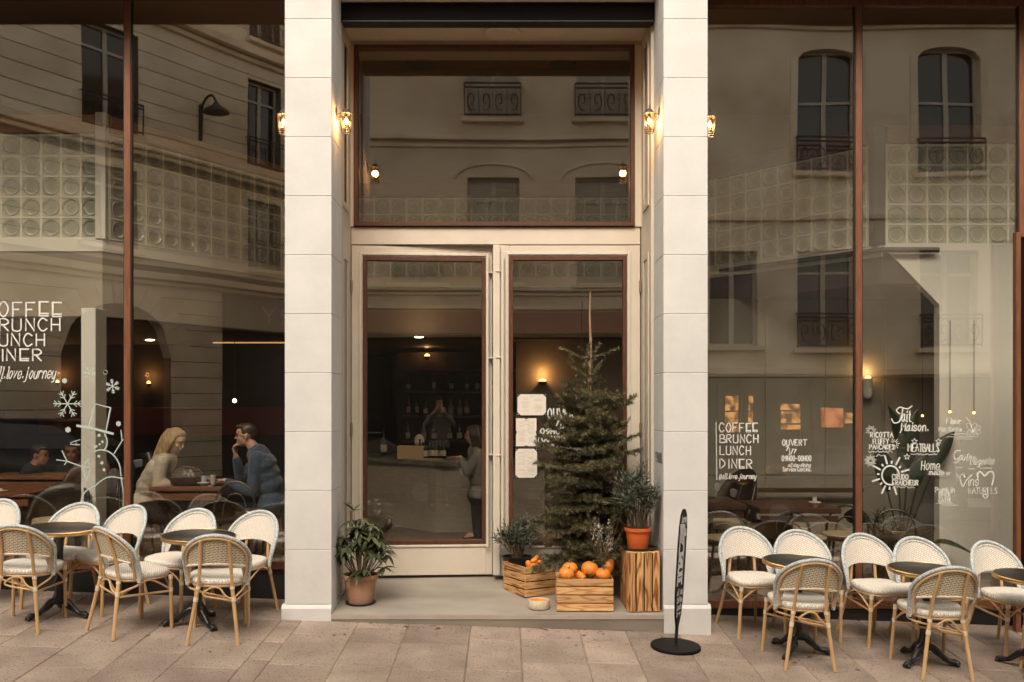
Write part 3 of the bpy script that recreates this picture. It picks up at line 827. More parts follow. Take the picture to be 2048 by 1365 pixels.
for k in range(6): q.box(.5 + k * 1.37, .56 + k * 1.37, .10, .178, -.1, 3.30)
q.box(.57, 7.39, .11, .176, .5, .6); q.build('shop_front', 'shop_dark', t)
# --- facade to the right, arched windows
def XB(X): return 14.0 - X
t = thing('arched_window_building', 'cream building with arched windows across the street, mirrored in the right shop window', 'building', (14.0, -11, 0), PI)
ops = []
WB = (6.72, 9.26, 11.8)
for X in WB: ops += [(XB(X) - .64, XB(X) + .64, 6.60, 9.22), (XB(X) - .6, XB(X) + .6, 2.95, 5.0)]
ops += [(XB(4.75) - .5, XB(4.75) + .5, 3.0, 5.0)]
q = MB(); cut_wall(q, 0, 10.25, 2.6, 10.7, ops); cut_wall(q, 0, 10.25, -.3, 2.6, [(.3, 9.9, -.3, 2.35)])
for X in WB: arch_fill(q, XB(X) - .64, XB(X) + .64, 9.0, .22)
q.build('wall', 'limestone', t)
q = MB(); q.box(0, 10.25, .36, 5, -.4, 10.6); q.build('core', 'limestone', t)
q = MB()
for z, h, d in ((9.60, .08, .08), (9.70, .14, .22), (5.62, .10, .10), (2.40, .14, .12)): q.bbox(0, 10.25, -d, -.001, z, z + h, .01)
q.build('string_course', 'limestone_b', t)
for X in WB:
    casement(t, XB(X) - .64, XB(X) + .64, 6.60, 9.21, curly=True, transom=.42)
    casement(t, XB(X) - .6, XB(X) + .6, 2.95, 4.99, curly=True, sill=True)
    q = MB()
    q.bbox(XB(X) - .80, XB(X) - .645, -.03, -.001, 6.6, 9.05, .005); q.bbox(XB(X) + .645, XB(X) + .80, -.03, -.001, 6.6, 9.05, .005); q.build('window_surround', 'limestone', t)
casement(t, XB(4.75) - .5, XB(4.75) + .5, 3.0, 4.99, rail=False)
q = MB(); q.tube([(10.1, -.08, 2.6), (10.1, -.08, 10.6)], .05, 8)
for z in (4.5, 6.5, 8.5, 10.5): q.tube([(10.1, -.08, z), (10.1, -.08, z + .06)], .06, 8)
q.build('downpipe', 'zinc', t, True)
q = MB(); q.box(.3, 9.9, .30, .34, -.2, 2.34)
for a in (.3, 2.2, 4.4, 6.0, 7.5, 9.0, 9.84): q.box(a, a + .06, .05, .298, -.2, 2.34)
q.build('shop_front', 'shop_dark', t)
# lit shop behind its glass: a bright niche, shelves, a poster
for X, w, z0, z1, mt in ((4.78, .26, 1.2, 1.95, 'glow_shop'), (5.18, .09, 1.3, 1.95, 'glow_shop'), (6.02, .40, 1.25, 1.78, 'glow_shop'), (6.9, .46, 1.30, 1.72, 'glow_poster'), (7.25, .16, 1.4, 1.62, 'glow_shop')):
    q = MB(); q.bbox(XB(X) - w / 2, XB(X) + w / 2, .24, .299, z0, z1, .01); q.build('lit_niche', mt, t)
q = MB()
for X in (4.5, 4.95, 5.5, 6.25): q.box(XB(X) - .03, XB(X) + .03, .2, .298, .3, 2.2)
for z in (1.35, 1.62): q.box(XB(6.3), XB(4.5), .19, .238, z, z + .03)
q.build('shop_shelf', 'bistro_dark', t)
# --- corner building at left, set at an angle, coursed stone
TH = R(124.2)
o_ = Vector((-8.7 + .68 * 6.5, -12.2 - 6.5, 0))
t = thing('coursed_stone_building', 'coursed stone corner building across the street, mirrored in the left shop window', 'building', o_, TH)
def S(tt): return (6.5 - tt) * 1.209
Wn = [(S(.537), S(-.57)), (S(4.07), S(3.19)), (S(-2.2), S(-3.3))]
ops = []
for a, b in Wn: ops += [(a, b, 7.85, 10.12), (a, b, 5.30, 7.05), (a + .05, b - .05, 11.15, 12.72)]
arch = (S(1.31), S(-.99)); ops.append((arch[0], arch[1], -.2, 4.05)); ops.append((S(6.3), S(2.5), -.2, 4.5))
W = 13.6; z = -.2
q = MB(); q.box(0, W, .36, 4, -.2, 13); q.build('core', 'limestone_joint', t)
q = MB(); cut_wall(q, 0, W, -.2, 13, ops, .02, .35); q.build('bed', 'limestone_joint', t)
while z < 12.8:
    h = .372
    if not (7.40 < z + h * .5 < 7.76 or 10.5 < z + h * .5 < 10.9 or 4.5 < z + h * .5 < 4.86):
        q = MB(); cut_wall(q, 0, W, z + .009, z + h - .009, ops, 0, .019)
        if arch[0] and z < 4.05 < z + 3 and z + h > 2.8:
            pass
        if q.v: q.build('stone_course', 'limestone', t)
    z += h
q = MB(); arch_fill(q, arch[0], arch[1], 2.85, 1.2, .35, -.002)
q.build('arch_spandrel', 'limestone', t)
q = MB(); cx = (arch[0] + arch[1]) / 2; hw = (arch[1] - arch[0]) / 2
for k in range(13):
    a = PI * (k + .5) / 13
    a0, a1 = PI * k / 13 + .012, PI * (k + 1) / 13 - .012
    q = MB(); pp = []
    for an, sc in ((a0, 1.0), (a1, 1.0), (a1, 1.38), (a0, 1.38)): pp.append((cx + hw * sc * math.cos(an), 2.85 + (1.2 * sc + (sc - 1) * .2) * math.sin(an)))
    q.prism(pp, -.022, -.003); q.build('voussoir', 'limestone', t)
q = MB(); q.box(arch[0], arch[1], .30, .34, -.2, 4.05); q.build('arched_door', 'shop_dark', t)
q = MB()
for z, h, d in ((7.42, .10, .10), (7.54, .20, .20), (10.52, .12, .10), (10.66, .20, .28), (4.55, .10, .10), (4.67, .16, .24)): q.bbox(0, W, -d, -.001, z, z + h, .015)
q.build('cornice', 'limestone_b', t)
for i, (a, b) in enumerate(Wn):
    casement(t, a, b, 7.85, 10.11, curly=False); casement(t, a, b, 5.30, 7.04, rail=(i == 1), curly=False)
    casement(t, a + .05, b - .05, 11.15, 12.7, curly=True)
q = MB(); q.bbox(S(6.3), S(2.5), -.12, .1, 3.60, 4.50, .01); sf = q.build('shop_fascia', 'shop_grey', t)
q = MB(); q.box(S(6.3), S(2.5), .25, .30, -.2, 3.6); q.build('shop_front', 'shop_dark', t)
FASCIA = (t, S(5.75), S(3.2))
# wall lamp on that building
lx_ = S(1.96)
q = MB(); wl_ = thing('street_wall_lamp', 'dark wall lamp on the coursed stone building, mirrored in the left window', 'street lamp', t.matrix_world @ Vector((0, 0, 0)), TH)
wl_.location = (o_.x + math.cos(TH) * lx_, o_.y + math.sin(TH) * lx_, 8.7)
q.bbox(-.05, .05, -.06, -.003, -.55, .35, .01); q.build('bracket', 'iron', wl_)
q = MB(); q.tube(spline([(0, -.05, .2), (0, -.2, .45), (0, -.45, .50), (0, -.62, .30)], 5), .03, 8); q.build('arm', 'iron', wl_, True)
q = MB(); q.lathe([(.05, .30), (.10, .22), (.30, .10), (.32, .04), (.28, .05), (0, .10)], 20, c=(0, -.62, 0)); q.build('shade', 'iron', wl_, True)
# plain neighbours closing the street left and right
for nm, x0, x1, y0, y1, h, lb in (('neighbour_building', 14.3, 30, -16, -11, 8, 'plain cream building further right across the street'),
                                   ('neighbour_building', -26, -13.5, -17, -9.5, 8, 'plain cream building further left across the street')):
    q = MB(); q.box(x0, x1, y0, y1, -.3, h); tag(q.build(nm, 'limestone_b'), lb, 'building')
# parked car across the road: a long dark shape low in the glass

def car(label, x, y, rz, paint):
    t = thing('parked_car', label, 'car', (x, y, -.036 * x - .228), rz, 'cars parked across the road')
    L_, Wd = 4.1, 1.7
    low = [(-2.05, .35), (-2.02, .62), (-1.95, .86), (-1.2, .95), (1.35, .95), (1.95, .84), (2.05, .55), (2.03, .32), (1.68, .28), (-1.7, .28)]
    q = MB()
    for k, (yy, s) in enumerate(((-.85, .97), (-.80, 1.0), (.80, 1.0), (.85, .97))):
        q.v += [(a * s, yy, b) for a, b in low]
    n = len(low)
    for j in range(3):
        for i in range(n): q.f.append((j * n + i, j * n + (i + 1) % n, (j + 1) * n + (i + 1) % n, (j + 1) * n + i))
    q.f.append(tuple(range(n))); q.f.append(tuple(range(4 * n - 1, 3 * n - 1, -1))); q.build('body', paint, t, True)
    roof = [(-1.72, .951), (-1.42, 1.38), (-.5, 1.44), (.55, 1.40), (1.20, .951)]
    q = MB(); n = 5
    for yy, s in ((-.78, 1), (-.60, .9), (.60, .9), (.78, 1)): q.v += [(a * (1 if abs(yy) > .7 else .97), (yy if b < 1 else yy * .86), b if abs(yy) < .7 or b < 1 else b - .06) for a, b in roof]
    for j in range(3):
        for i in range(n - 1): q.f.append((j * n + i, j * n + i + 1, (j + 1) * n + i + 1, (j + 1) * n + i))
    q.f.append(tuple(range(n))); q.f.append(tuple(range(4 * n - 1, 3 * n - 1, -1))); q.build('cabin_glass', 'street_glass', t)
    q = MB(); q.bbox(-1.40, .52, -.60, .60, 1.385, 1.455, .02); q.build('roof', paint, t)
    for a in (-1.28, 1.28):
        for sg in (-1, 1):
            q = MB(); q.lathe([(0, -.10), (.24, -.10), (.31, -.08), (.31, .08), (.24, .10), (0, .10)], 20, mtx=Matrix.Rotation(R(90), 4, 'X')); w = q.build('wheel', 'black_metal', t, True, loc=(a, sg * .77, .31))
            q = MB(); q.lathe([(0, .112), (.17, .108), (.19, .10)], 12, mtx=Matrix.Rotation(R(90) * -sg, 4, 'X') @ Matrix.Scale(1, 4)); q.build('rim', 'zinc', w, True)
    for sg in (-1, 1):
        q = MB(); q.bbox(1.98, 2.06, sg * .62 - .14, sg * .62 + .14, .60, .74, .02); q.build('headlight', 'porcelain', t)
mat('car_black', (.010, .010, .011), .2, spec=.7, coat=.6); mat('car_grey', (.05, .05, .052), .25, spec=.7, coat=.6)
car('black hatchback parked across the road, mirrored low in the left window', -8.5, -8.6, 0, 'car_black')
car('dark grey hatchback parked across the road, mirrored low in the doors', -1.6, -8.75, 0, 'car_grey')
car('black hatchback parked across the road, mirrored low in the right window', 6.1, -8.7, PI, 'car_black')
# ============================================================ BISTRO CHAIRS AND TABLES
H_TOP = .80; SEAT = .435
def wrapy(x): return 1.9 * x * x
def back_y(x, z):                      # the back leans away and wraps round the sitter
    return -.185 - .30 * max(0, z - .44) + wrapy(x) * (1 - .35 * max(0, (z - .5) / .3))
def half_w(z):
    z0, z1 = .60, H_TOP
    if z <= z0: return lerp(.212, .236, (z - .40) / .20)
    return .236 * math.sqrt(max(0, 1 - ((z - z0) / (z1 - z0)) ** 2))
def rim_pts(inset=0, dy=0, n=40, zlow=.40):
    pts = []
    for i in range(8): z = lerp(zlow, .60, i / 8); pts.append((-(half_w(z) - inset), z))
    for i in range(n + 1):
        a = PI - PI * i / n; pts.append(((.236 - inset) * math.cos(a), .60 + (H_TOP - .60 - inset) * math.sin(a)))
    for i in range(7, -1, -1): z = lerp(zlow, .60, i / 8); pts.append((half_w(z) - inset, z))
    return [(x, back_y(x, z) + dy, z) for x, z in pts]
def weave_patch(off, flip):
    m = MB(); m.uv = []; nx, nz = 20, 16
    for j in range(nz + 1):
        t = j / nz
        for i in range(nx + 1):
            s = -1 + 2 * i / nx
            zl = .545 + .035 * (1 - s * s)
            ztop = .60 + (H_TOP - .60 - .014) * math.sqrt(max(0, 1 - (s * .985) ** 2))
            z = lerp(zl, max(ztop, zl + .004), t)
            x = s * (half_w(.6) - .010) * (1 if z > .6 else half_w(z) / .236)
            m.v.append((x, back_y(x, z) + off, z)); m.uv.append((x, z))
    for j in range(nz):
        for i in range(nx):
            a = j * (nx + 1) + i; q = (a, a + 1, a + nx + 2, a + nx + 1); m.f.append(q[::-1] if flip else q)
    return m
def side_strip(s):
    """The wrapped strip of weave running down beside the seat."""
    m = MB(); m.uv = []; n = 8
    for j in range(n + 1):
        z = lerp(.415, .56, j / n)
        for i, w in enumerate((.004, .046 * (j / n) ** .8 + .012)):
            for dy in (.004, -.004):
                x = s * (half_w(z) - w); m.v.append((x, back_y(x, z) + dy, z)); m.uv.append((x, z))
    for j in range(n):
        a = j * 4; b = a + 4
        for p, q in ((0, 1), (1, 3), (3, 2), (2, 0)): m.f.append((a + p, a + q, b + q, b + p))
    return m
def seat_outline(k, n=40):
    """k: 1 = rim; smaller = inner rings."""
    out = []
    for i in range(n):
        a = 2 * PI * i / n; c, s = math.cos(a), math.sin(a)
        e = .55
        x = .212 * k * math.copysign(abs(c) ** e, c); y = .205 * k * math.copysign(abs(s) ** e, s)
        if y < 0: x *= 1 - .22 * (-y / .205)
        out.append((x, y + .01))
    return out
def seat_mesh():
    m = MB(); m.uv = []; n = 40
    prof = [(.955, -.020), (.985, -.010), (1.0, .004), (.985, .016), (.93, .022), (.7, .025), (.4, .024), (.1, .023)]
    for k, dz in prof:
        for x, y in seat_outline(k, n):
            crown = .010 * (1 - (y - .01) ** 2 / .042) if k < 1 else 0
            m.v.append((x, y, SEAT + dz + (crown if dz > 0 else 0))); m.uv.append((x + (0 if dz > .015 else dz), y + (0 if dz > .015 else dz * 1.3)))
    for r in range(len(prof) - 1):
        for i in range(n):
            a = r * n + i; b = r * n + (i + 1) % n; m.f.append((a, b, b + n, a + n))
    m.f.append(tuple((len(prof) - 1) * n + i for i in range(n))); m.f.append(tuple(range(n))[::-1])
    return m
def make_chair():
    t = thing('bistro_chair', 'x', 'chair')
    seat_mesh().build('seat', 'weave_seat', t, 'all')
    weave_patch(.006, True).build('backrest', 'weave_front', t, 'all', fix=False)
    weave_patch(-.006, False).build('back_weave', 'weave_back', t, 'all', fix=False)
    for s in (-1, 1): side_strip(s).build('side_weave', 'weave_front', t, fix=True)
    q = MB(); q.tube(rim_pts(.0, .002), .0145, 8); q.build('rim', 'rim_blue', t, True)
    q = MB(); q.tube(rim_pts(.021, -.012, zlow=.43), .0085, 7); q.build('rear_hoop', 'rattan', t, True)
    q = MB(); q.tube(rim_pts(.026, .009, zlow=.55)[1:-1], .0035, 6); q.build('front_piping', 'rim_blue', t, True)
    ft = {}
    for s in (-1, 1):                                   # rear leg and back post in one bent cane
        top = (s * .098, back_y(.098, .765) - .018, .765)
        mid = (s * .118, -.205, SEAT - .02); foot = (s * .178, -.275, 0)
        q = MB(); q.tube([top, (s * .108, back_y(.108, .56) - .020, .56), mid], .0125, 8); q.build('back_post', 'rattan', t, True)
        q = MB(); q.tube([mid, foot], [.0145, .0135], 8); q.build('leg', 'rattan', t, True)
        m_ = lambda z: Vector(mid).lerp(Vector(foot), (mid[2] - z) / mid[2])
        ft[s] = m_
        for za, zb in ((SEAT - .022, SEAT - .042), (.337, .305)):
            q = MB(); q.tube([m_(za), m_(zb)], .0175, 8); q.build('binding', 'rattan_wrap', t, True)
        ff = (s * .190, .178, SEAT - .02); f2 = (s * .200, .190, 0)
        q = MB(); q.tube([ff, f2], [.0145, .0135], 8); q.build('leg', 'rattan', t, True)
        for ka, kb in ((0, .08), (.24, .31)):
            q = MB(); q.tube([Vector(ff).lerp(Vector(f2), ka), Vector(ff).lerp(Vector(f2), kb)], .0175, 8); q.build('binding', 'rattan_wrap', t, True)
    # braces
    cz = .312
    q = MB(); q.tube(spline([ft[-1](cz), (-.075, -.232, .352), (-.03, -.225, SEAT - .030), (.03, -.225, SEAT - .030), (.075, -.232, .352), ft[1](cz)], 5), .0075, 6); q.build('rear_brace', 'rattan', t, True)
    for s in (-1, 1):
        fr = Vector((s * .193, .181, .30)); rr = ft[s](.325)
        q = MB(); q.tube(spline([rr, (s * .185, -.10, .372), (s * .196, -.02, SEAT - .03), (s * .197, .06, .378), fr], 5), .0075, 6); q.build('side_brace', 'rattan', t, True)
        q = MB(); q.tube([ft[s](.30), fr + Vector((0, 0, -.01))], .0085, 6); q.build('stretcher', 'rattan', t, True)
    q = MB(); q.tube(spline([(-.193, .181, .30), (-.09, .19, .385), (0, .192, SEAT - .03), (.09, .19, .385), (.193, .181, .30)], 5), .0075, 6); q.build('front_brace', 'rattan', t, True)
    q = MB(); ol = seat_outline(.93); q.tube([(x, y, SEAT - .026) for x, y in ol], .010, 6, closed=True); q.build('seat_frame', 'rattan', t, True)
    z = .552
    q = MB(); q.tube([(x, back_y(x, z + .022) - .012, z + .03 * (1 - (x / .21) ** 2)) for x in np.linspace(-.205, .205, 13)], .0085, 6); q.build('lower_rail', 'rattan_wrap', t, True)
    q = MB(); q.bbox(-.016, .016, -.215, -.2105, SEAT - .030, SEAT - .021, .001); q.build('maker_plate', 'letter_black', t)
    return t
def make_table():
    t = thing('bistro_table', 'x', 'table')
    r = .278; h = .70
    q = MB(); q.lathe([(0, h - .028), (r - .006, h - .028), (r - .006, h - .002), (r - .010, h), (0, h)], 56); q.build('tabletop', 'tabletop_black', t, True)
    q = MB(); q.lathe([(r - .0055, h - .030), (r, h - .028), (r + .002, h - .022), (r - .001, h - .0165), (r + .002, h - .011), (r + .001, h - .003), (r - .004, h - .0005), (r - .008, h + .0008), (r - .009, h - .001)], 56); q.build('edge_band', 'brass', t, True)
    q = MB(); q.lathe([(.0, .135), (.048, .135), (.052, .15), (.040, .17), (.032, .20), (.030, .26), (.040, .275), (.040, .29), (.027, .305), (.024, .50), (.030, .60), (.045, .64), (.030, .66), (.0, .66)], 20); q.build('column', 'cast_iron', t, True)
    q = MB()
    for k in range(4):
        a = R(45 + 90 * k); c, s = math.cos(a), math.sin(a)
        q.tube([(0, 0, .66), (.2 * c, .2 * s, .672)], .010, 6)
    q.build('spider', 'cast_iron', t)
    for k in range(3):
        a = R(120 * k + 90); c, s = math.cos(a), math.sin(a)
        q = MB()
        pts = [(.02, .125), (.07, .118), (.12, .075), (.165, .040), (.205, .034), (.228, .030)]
        q.tube(spline([(p * c, p * s, z) for p, z in pts], 4), [.030, .029, .028, .027, .026, .025, .024, .023, .022, .021, .020, .020, .019, .019, .019, .020, .022, .024, .026, .026, .022], 8)
        q.ball((.232 * c, .232 * s, .026), (.026, .026, .024), 10)
        for sg in (-1, 1):
            q.ball((.240 * c - sg * .018 * s, .240 * s + sg * .018 * c, .017), (.014, .014, .014), 8)
            q.tube(spline([((.06 + i * .03) * c - sg * s * (.022 + .012 * math.sin(i * 1.4)), (.06 + i * .03) * s + sg * c * (.022 + .012 * math.sin(i * 1.4)), .10 - i * .018) for i in range(5)], 3), .008, 6)
        q.build('leg', 'cast_iron', t, True)
    return t
slope = math.atan(.036)
def put(o, x, y, rz, label, group):
    o.location = (x, y, ground(x, y)); o['label'] = label; o['group'] = group
    # everything on the pavement stands square to its slope
    o.rotation_euler = (Matrix.Rotation(math.atan(.045), 4, 'X') @ Matrix.Rotation(slope, 4, 'Y') @ Matrix.Rotation(rz, 4, 'Z')).to_euler()
    return o
chair0 = make_chair(); used = [False]
def chair(u, L, deg, label):
    o = copy_tree(chair0) if used[0] else chair0; used[0] = True
    x = (u - U0) * L / F
    return put(o, x, L + YC, R(deg), label, 'woven bistro chairs on the pavement')
# L = distance from the lens of the seat's middle
CH = [
 (-42, 7.78, 172, 'cane chair cut by the left edge of the view, against the window'),
 (118, 7.74, 166, 'cream woven chair against the window, leftmost behind the left table'),
 (212, 7.74, 150, 'cream woven chair against the window beneath the snowman drawing'),
 (58, 7.22, 4, 'chair seen from behind at the far left in front of the leftmost table'),
 (268, 7.20, -37, 'chair turned sideways between the two left tables'),
 (352, 7.66, 160, 'cream woven chair against the window below the woman'),
 (478, 7.68, 158, 'cream woven chair against the window beside the left pillar'),
 (436, 7.12, 9, 'chair seen from behind in front of the table beside the left pillar'),
 (1502, 7.72, 192, 'cream woven chair against the window next to the right pillar'),
 (1612, 7.66, 186, 'cream woven chair against the window behind the first table right of the entrance'),
 (1594, 7.02, 2, 'chair seen from behind at the first table right of the entrance'),
 (1752, 7.60, 194, 'cream woven chair against the window left behind the middle right table'),
 (1856, 7.52, 188, 'cream woven chair against the window under the word LATTE'),
 (1858, 6.93, 2, 'chair seen from behind at the middle table on the right'),
 (2014, 7.46, 196, 'cream woven chair against the window at the far right'),
 (2128, 6.86, 10, 'chair cut by the right edge of the view, only its leg and seat showing'),
]
for a in CH: chair(*a)
table0 = make_table(); tu = [False]
for u, L, deg, lb in ((118, 7.46, 20, 'black round table with brass edge, leftmost'),
                      (394, 7.35, -12, 'black round table with brass edge beside the left pillar'),
                      (1592, 7.18, 25, 'black round table with brass edge nearest right of the entrance'),
                      (1845, 7.05, 10, 'black round table with brass edge in front of the lettering NATURELS'),
                      (2058, 6.94, 30, 'black round table cut by the right edge of the view')):
    o = copy_tree(table0) if tu[0] else table0; tu[0] = True
    put(o, (u - U0) * L / F, L + YC, R(deg), lb, 'round bistro tables on the pavement')

# ============================================================ CRATES
def crate(label, x, y, w, d, h, rz, z, mt, up=False, rows=4, front_slats=4):
    """Open box of boards. up=True: the box stands on end, boards upright."""
    t = thing('wooden_crate', label, 'crate', (x, y, z), rz, 'scorched wooden crates on the step')
    th = .012; g = .011
    if not up:
        sh = h / rows
        for k in range(rows):
            z0, z1 = k * sh + g / 2, (k + 1) * sh - g / 2
            for bx in ((0, w, -th, 0), (0, w, -d, -d + th) if False else (0, w, d, d + th)):
                q = MB(); q.bbox(bx[0], bx[1], bx[2], bx[3], z0, z1, .0015); q.build('slat', mt, t)
            for xx in (0, w - th):
                q = MB(); q.bbox(xx, xx + th, .0005, d - .0005, z0, z1, .0015); ob = q.build('slat', mt + '_side', t)
        for k in range(4):
            q = MB(); q.bbox(th + .001, w - th - .001, k * d / 4 + .003, (k + 1) * d / 4 - .003, .002, .014, .001); q.build('bottom_board', mt, t)
        for xx in (th, w - th - .02):
            for yy in (.001, d - .021):
                q = MB(); q.bbox(xx + .0006, xx + .0194, yy, yy + .02, .015, h - .02, .002); q.build('corner_batten', mt, t)
    else:
        n = front_slats; sw = w / n
        for k in range(n):
            for yy in (0, ):
                q = MB(); q.bbox(k * sw + g / 2, (k + 1) * sw - g / 2, -th, 0, 0, h, .0015); q.build('slat', mt, t)
        nd = 5; sd = d / nd
        for k in range(nd):
            for xx in (0, w - th):
                q = MB(); q.bbox(xx, xx + th, k * sd + g / 2 + .001, (k + 1) * sd - g / 2, 0, h - .013, .0015); q.build('slat', mt, t)
        for k in range(nd):
            q = MB(); q.bbox(0, w, k * sd + g / 2, (k + 1) * sd - g / 2, h - .012, h, .0015); q.build('slat', 'crate_wood', t)
    return t
burnt_wood('crate_wood_side', (.62, .36, .16), (.52, .27, .10), (.22, .085, .028), 1)
cz = floorz(.06)
c1 = crate('front crate of pale scorched boards, filled with orange pumpkins', .415, .045, .456, .30, .268, R(-1), cz + .001, 'crate_wood')
c2 = crate('crate set cornerwise beside the right door, small gourds inside', .165, .44, .31, .345, .262, R(30), floorz(.5) + .001, 'crate_wood')
c3 = crate('tall crate standing on end with upright boards, orange pot on top', .985, .020, .262, .37, .475, R(3), floorz(.2) - .004, 'crate_wood_up', True)

# ============================================================ BOWL, PUMPKINS
q = MB(); q.lathe([(0, 0), (.080, 0), (.086, .006), (.087, .068), (.085, .073), (.081, .072), (.079, .04), (.077, .032)], 36)
bw = tag(q.build('water_bowl', 'bowl_cream', smooth=True, loc=(X_(1078, .14), .14, floorz(.14))), 'small cream speckled bowl with orange inside on the step', 'bowl')
q = MB(); q.lathe([(0, .030), (.07, .030), (.0775, .040), (.0795, .062)], 36); q.build('glaze', 'bowl_inner', bw, True)
def pumpkin(u, v, Y, r, sq, label, rx=0, ry=0, name='pumpkin', rx2=1, stem=True):
    p = P(u, v, Y); n = 40; r = r * (1.1 if name == 'pumpkin' else 1); q = MB(); vs = []; fs = []; h = 14
    for i in range(h + 1):
        ph = PI * i / h
        for k in range(n):
            a = 2 * PI * k / n; rr = r * math.sin(ph) * (1 - .055 * (.5 + .5 * math.cos(a * 10)) * math.sin(ph)); z = -r * sq * math.cos(ph) * (1 - .14 * math.exp(-(math.sin(ph) * 3) ** 2))
            vs.append((rr * math.cos(a) * rx2, rr * math.sin(a), z))
    for i in range(h):
        for k in range(n):
            k2 = (k + 1) % n; fs.append((i * n + k, i * n + k2, (i + 1) * n + k2, (i + 1) * n + k))
    q.add(vs, fs)
    o = q.build(name, 'pumpkin', None, 'all', loc=p); o.rotation_euler = (rx, ry, rnd.uniform(0, 3))
    tag(o, label, name, 'pumpkins and gourds in the crates')
    if stem:
        s = MB(); s.tube([(0, 0, r * sq * .84), (.004, 0, r * sq * 1.05), (.014, .004, r * sq * 1.22)], [.010, .006, .005], 6); s.build('stem', 'pumpkin_stem', o, True)
    return o
pumpkin(1140, 1139, .22, .062, .9, 'round orange pumpkin at the back left of the front crate')
pumpkin(1133, 1148, .11, .060, .86, 'pumpkin at the front left of the front crate', .4)
pumpkin(1180, 1139, .15, .066, .9, 'largest pumpkin, in the middle of the front crate', .3, .2)
pumpkin(1206, 1149, .11, .058, .8, 'orange pumpkin at the front right of the front crate', .3)
pumpkin(1216, 1132, .25, .05, 1.8, 'long orange squash leaning at the back right of the front crate', .2, .5, 'squash')
pumpkin(1160, 1152, .13, .034, 2.2, 'long squash lying between the pumpkins of the front crate', .1, 1.35, 'squash')
pumpkin(1180, 1166, .2, .06, .8, 'low pumpkin showing under the others in the front crate', .2)
for i, (u, v, Y, r_, ry, lb) in enumerate(((1057, 1129, .60, .026, .3, 'small orange gourd in the cornerwise crate, leftmost'), (1068, 1122, .63, .024, 1.1, 'small gourd on top of the heap in the cornerwise crate'),
        (1078, 1128, .62, .025, .8, 'small gourd at the right of the heap in the cornerwise crate'), (1066, 1133, .55, .026, 1.4, 'small gourd at the front of the heap in the cornerwise crate'), (1073, 1116, .70, .020, .4, 'small pale gourd at the back of the cornerwise crate'))):
    pumpkin(u, v, Y, r_, 1.5, lb, .3 * i, ry, 'gourd', stem=False)
q = MB(); q.bbox(.03, .28, .03, .31, .13, .165, .01)
tag(q.build('straw_bed', 'dried_brown', loc=(.165, .44, floorz(.5))), 'straw bedding under the gourds in the cornerwise crate', 'straw'); bpy.data.objects['straw_bed'].rotation_euler = (0, 0, R(30))

# ============================================================ FLAG SIGN
sx, sy = (1351 - U0) * 7.19 / F, -.41
t = thing('flag_sign', 'narrow black upright sign with white lettering on a round base', 'sign')
put(t, sx, sy, 0, t['label'], 'x'); del t['group']
t.rotation_euler = (R(2.6), R(2), 0)
q = MB(); q.lathe([(0, 0), (.184, 0), (.188, .004), (.188, .022), (.184, .027), (.02, .028), (0, .028)], 48); q.build('base', 'sign_black', t, True)
q = MB(); q.tube([(0, 0, .027), (.006, 0, .26)], .013, 12); q.lathe([(.022, .026), (.02, .034), (.013, .036)], 12); q.build('pole', 'black_metal', t, True)
prof = [(-.03, 0), (-.085, .10), (-.115, .26), (-.120, .60), (-.110, .76), (-.08, .85), (-.035, .885), (.0, .89), (.045, .88), (.09, .84), (.118, .74), (.125, .55), (.12, .22), (.09, .08), (.03, 0)]
q = MB(); q.prism(prof, -.006, .006)
bd = q.build('board', 'sign_black', t, loc=(.004, 0, .165)); bd.rotation_euler = (0, R(4.2), R(66))
SIGN = bd
# ============================================================ PLANTS
def np_mesh(name, verts, quads, m, parent, kind=None, loc=None, nper=4):
    me = bpy.data.meshes.new(name); v = np.asarray(verts, dtype=np.float32).reshape(-1, 3); q = np.asarray(quads, dtype=np.int32)
    me.vertices.add(len(v)); me.vertices.foreach_set('co', v.ravel())
    me.loops.add(q.size); me.loops.foreach_set('vertex_index', q.ravel())
    me.polygons.add(len(q)); me.polygons.foreach_set('loop_start', np.arange(0, q.size, q.shape[1], dtype=np.int32))
    me.update(calc_edges=True); me.materials.append(M[m])
    return link(name, me, parent, loc, None, kind)
def leaf_mesh(L, W, m, droop=.25, fold=.25, n=5, name='leaf'):
    q = MB()
    for i in range(n + 1):
        t = i / n; w = W * math.sin(PI * (t ** .8)) * .5 + .0008; z = -droop * L * t * t
        for s in (-1, 0, 1): q.v.append((L * t, s * w, z + abs(s) * w * fold))
    for i in range(n):
        for k in (0, 1): a = i * 3 + k; q.f.append((a, a + 1, a + 4, a + 3))
    me = q.mesh(name, True); me.materials.append(M[m]); return me
def frame_to(d, roll=0):
    d = Vector(d).normalized(); up = Vector((0, 0, 1)); y = up.cross(d)
    if y.length < 1e-3: y = Vector((0, 1, 0))
    y.normalize(); z = d.cross(y)
    return Matrix((d, y, z)).transposed().to_4x4() @ Matrix.Rotation(roll, 4, 'X')
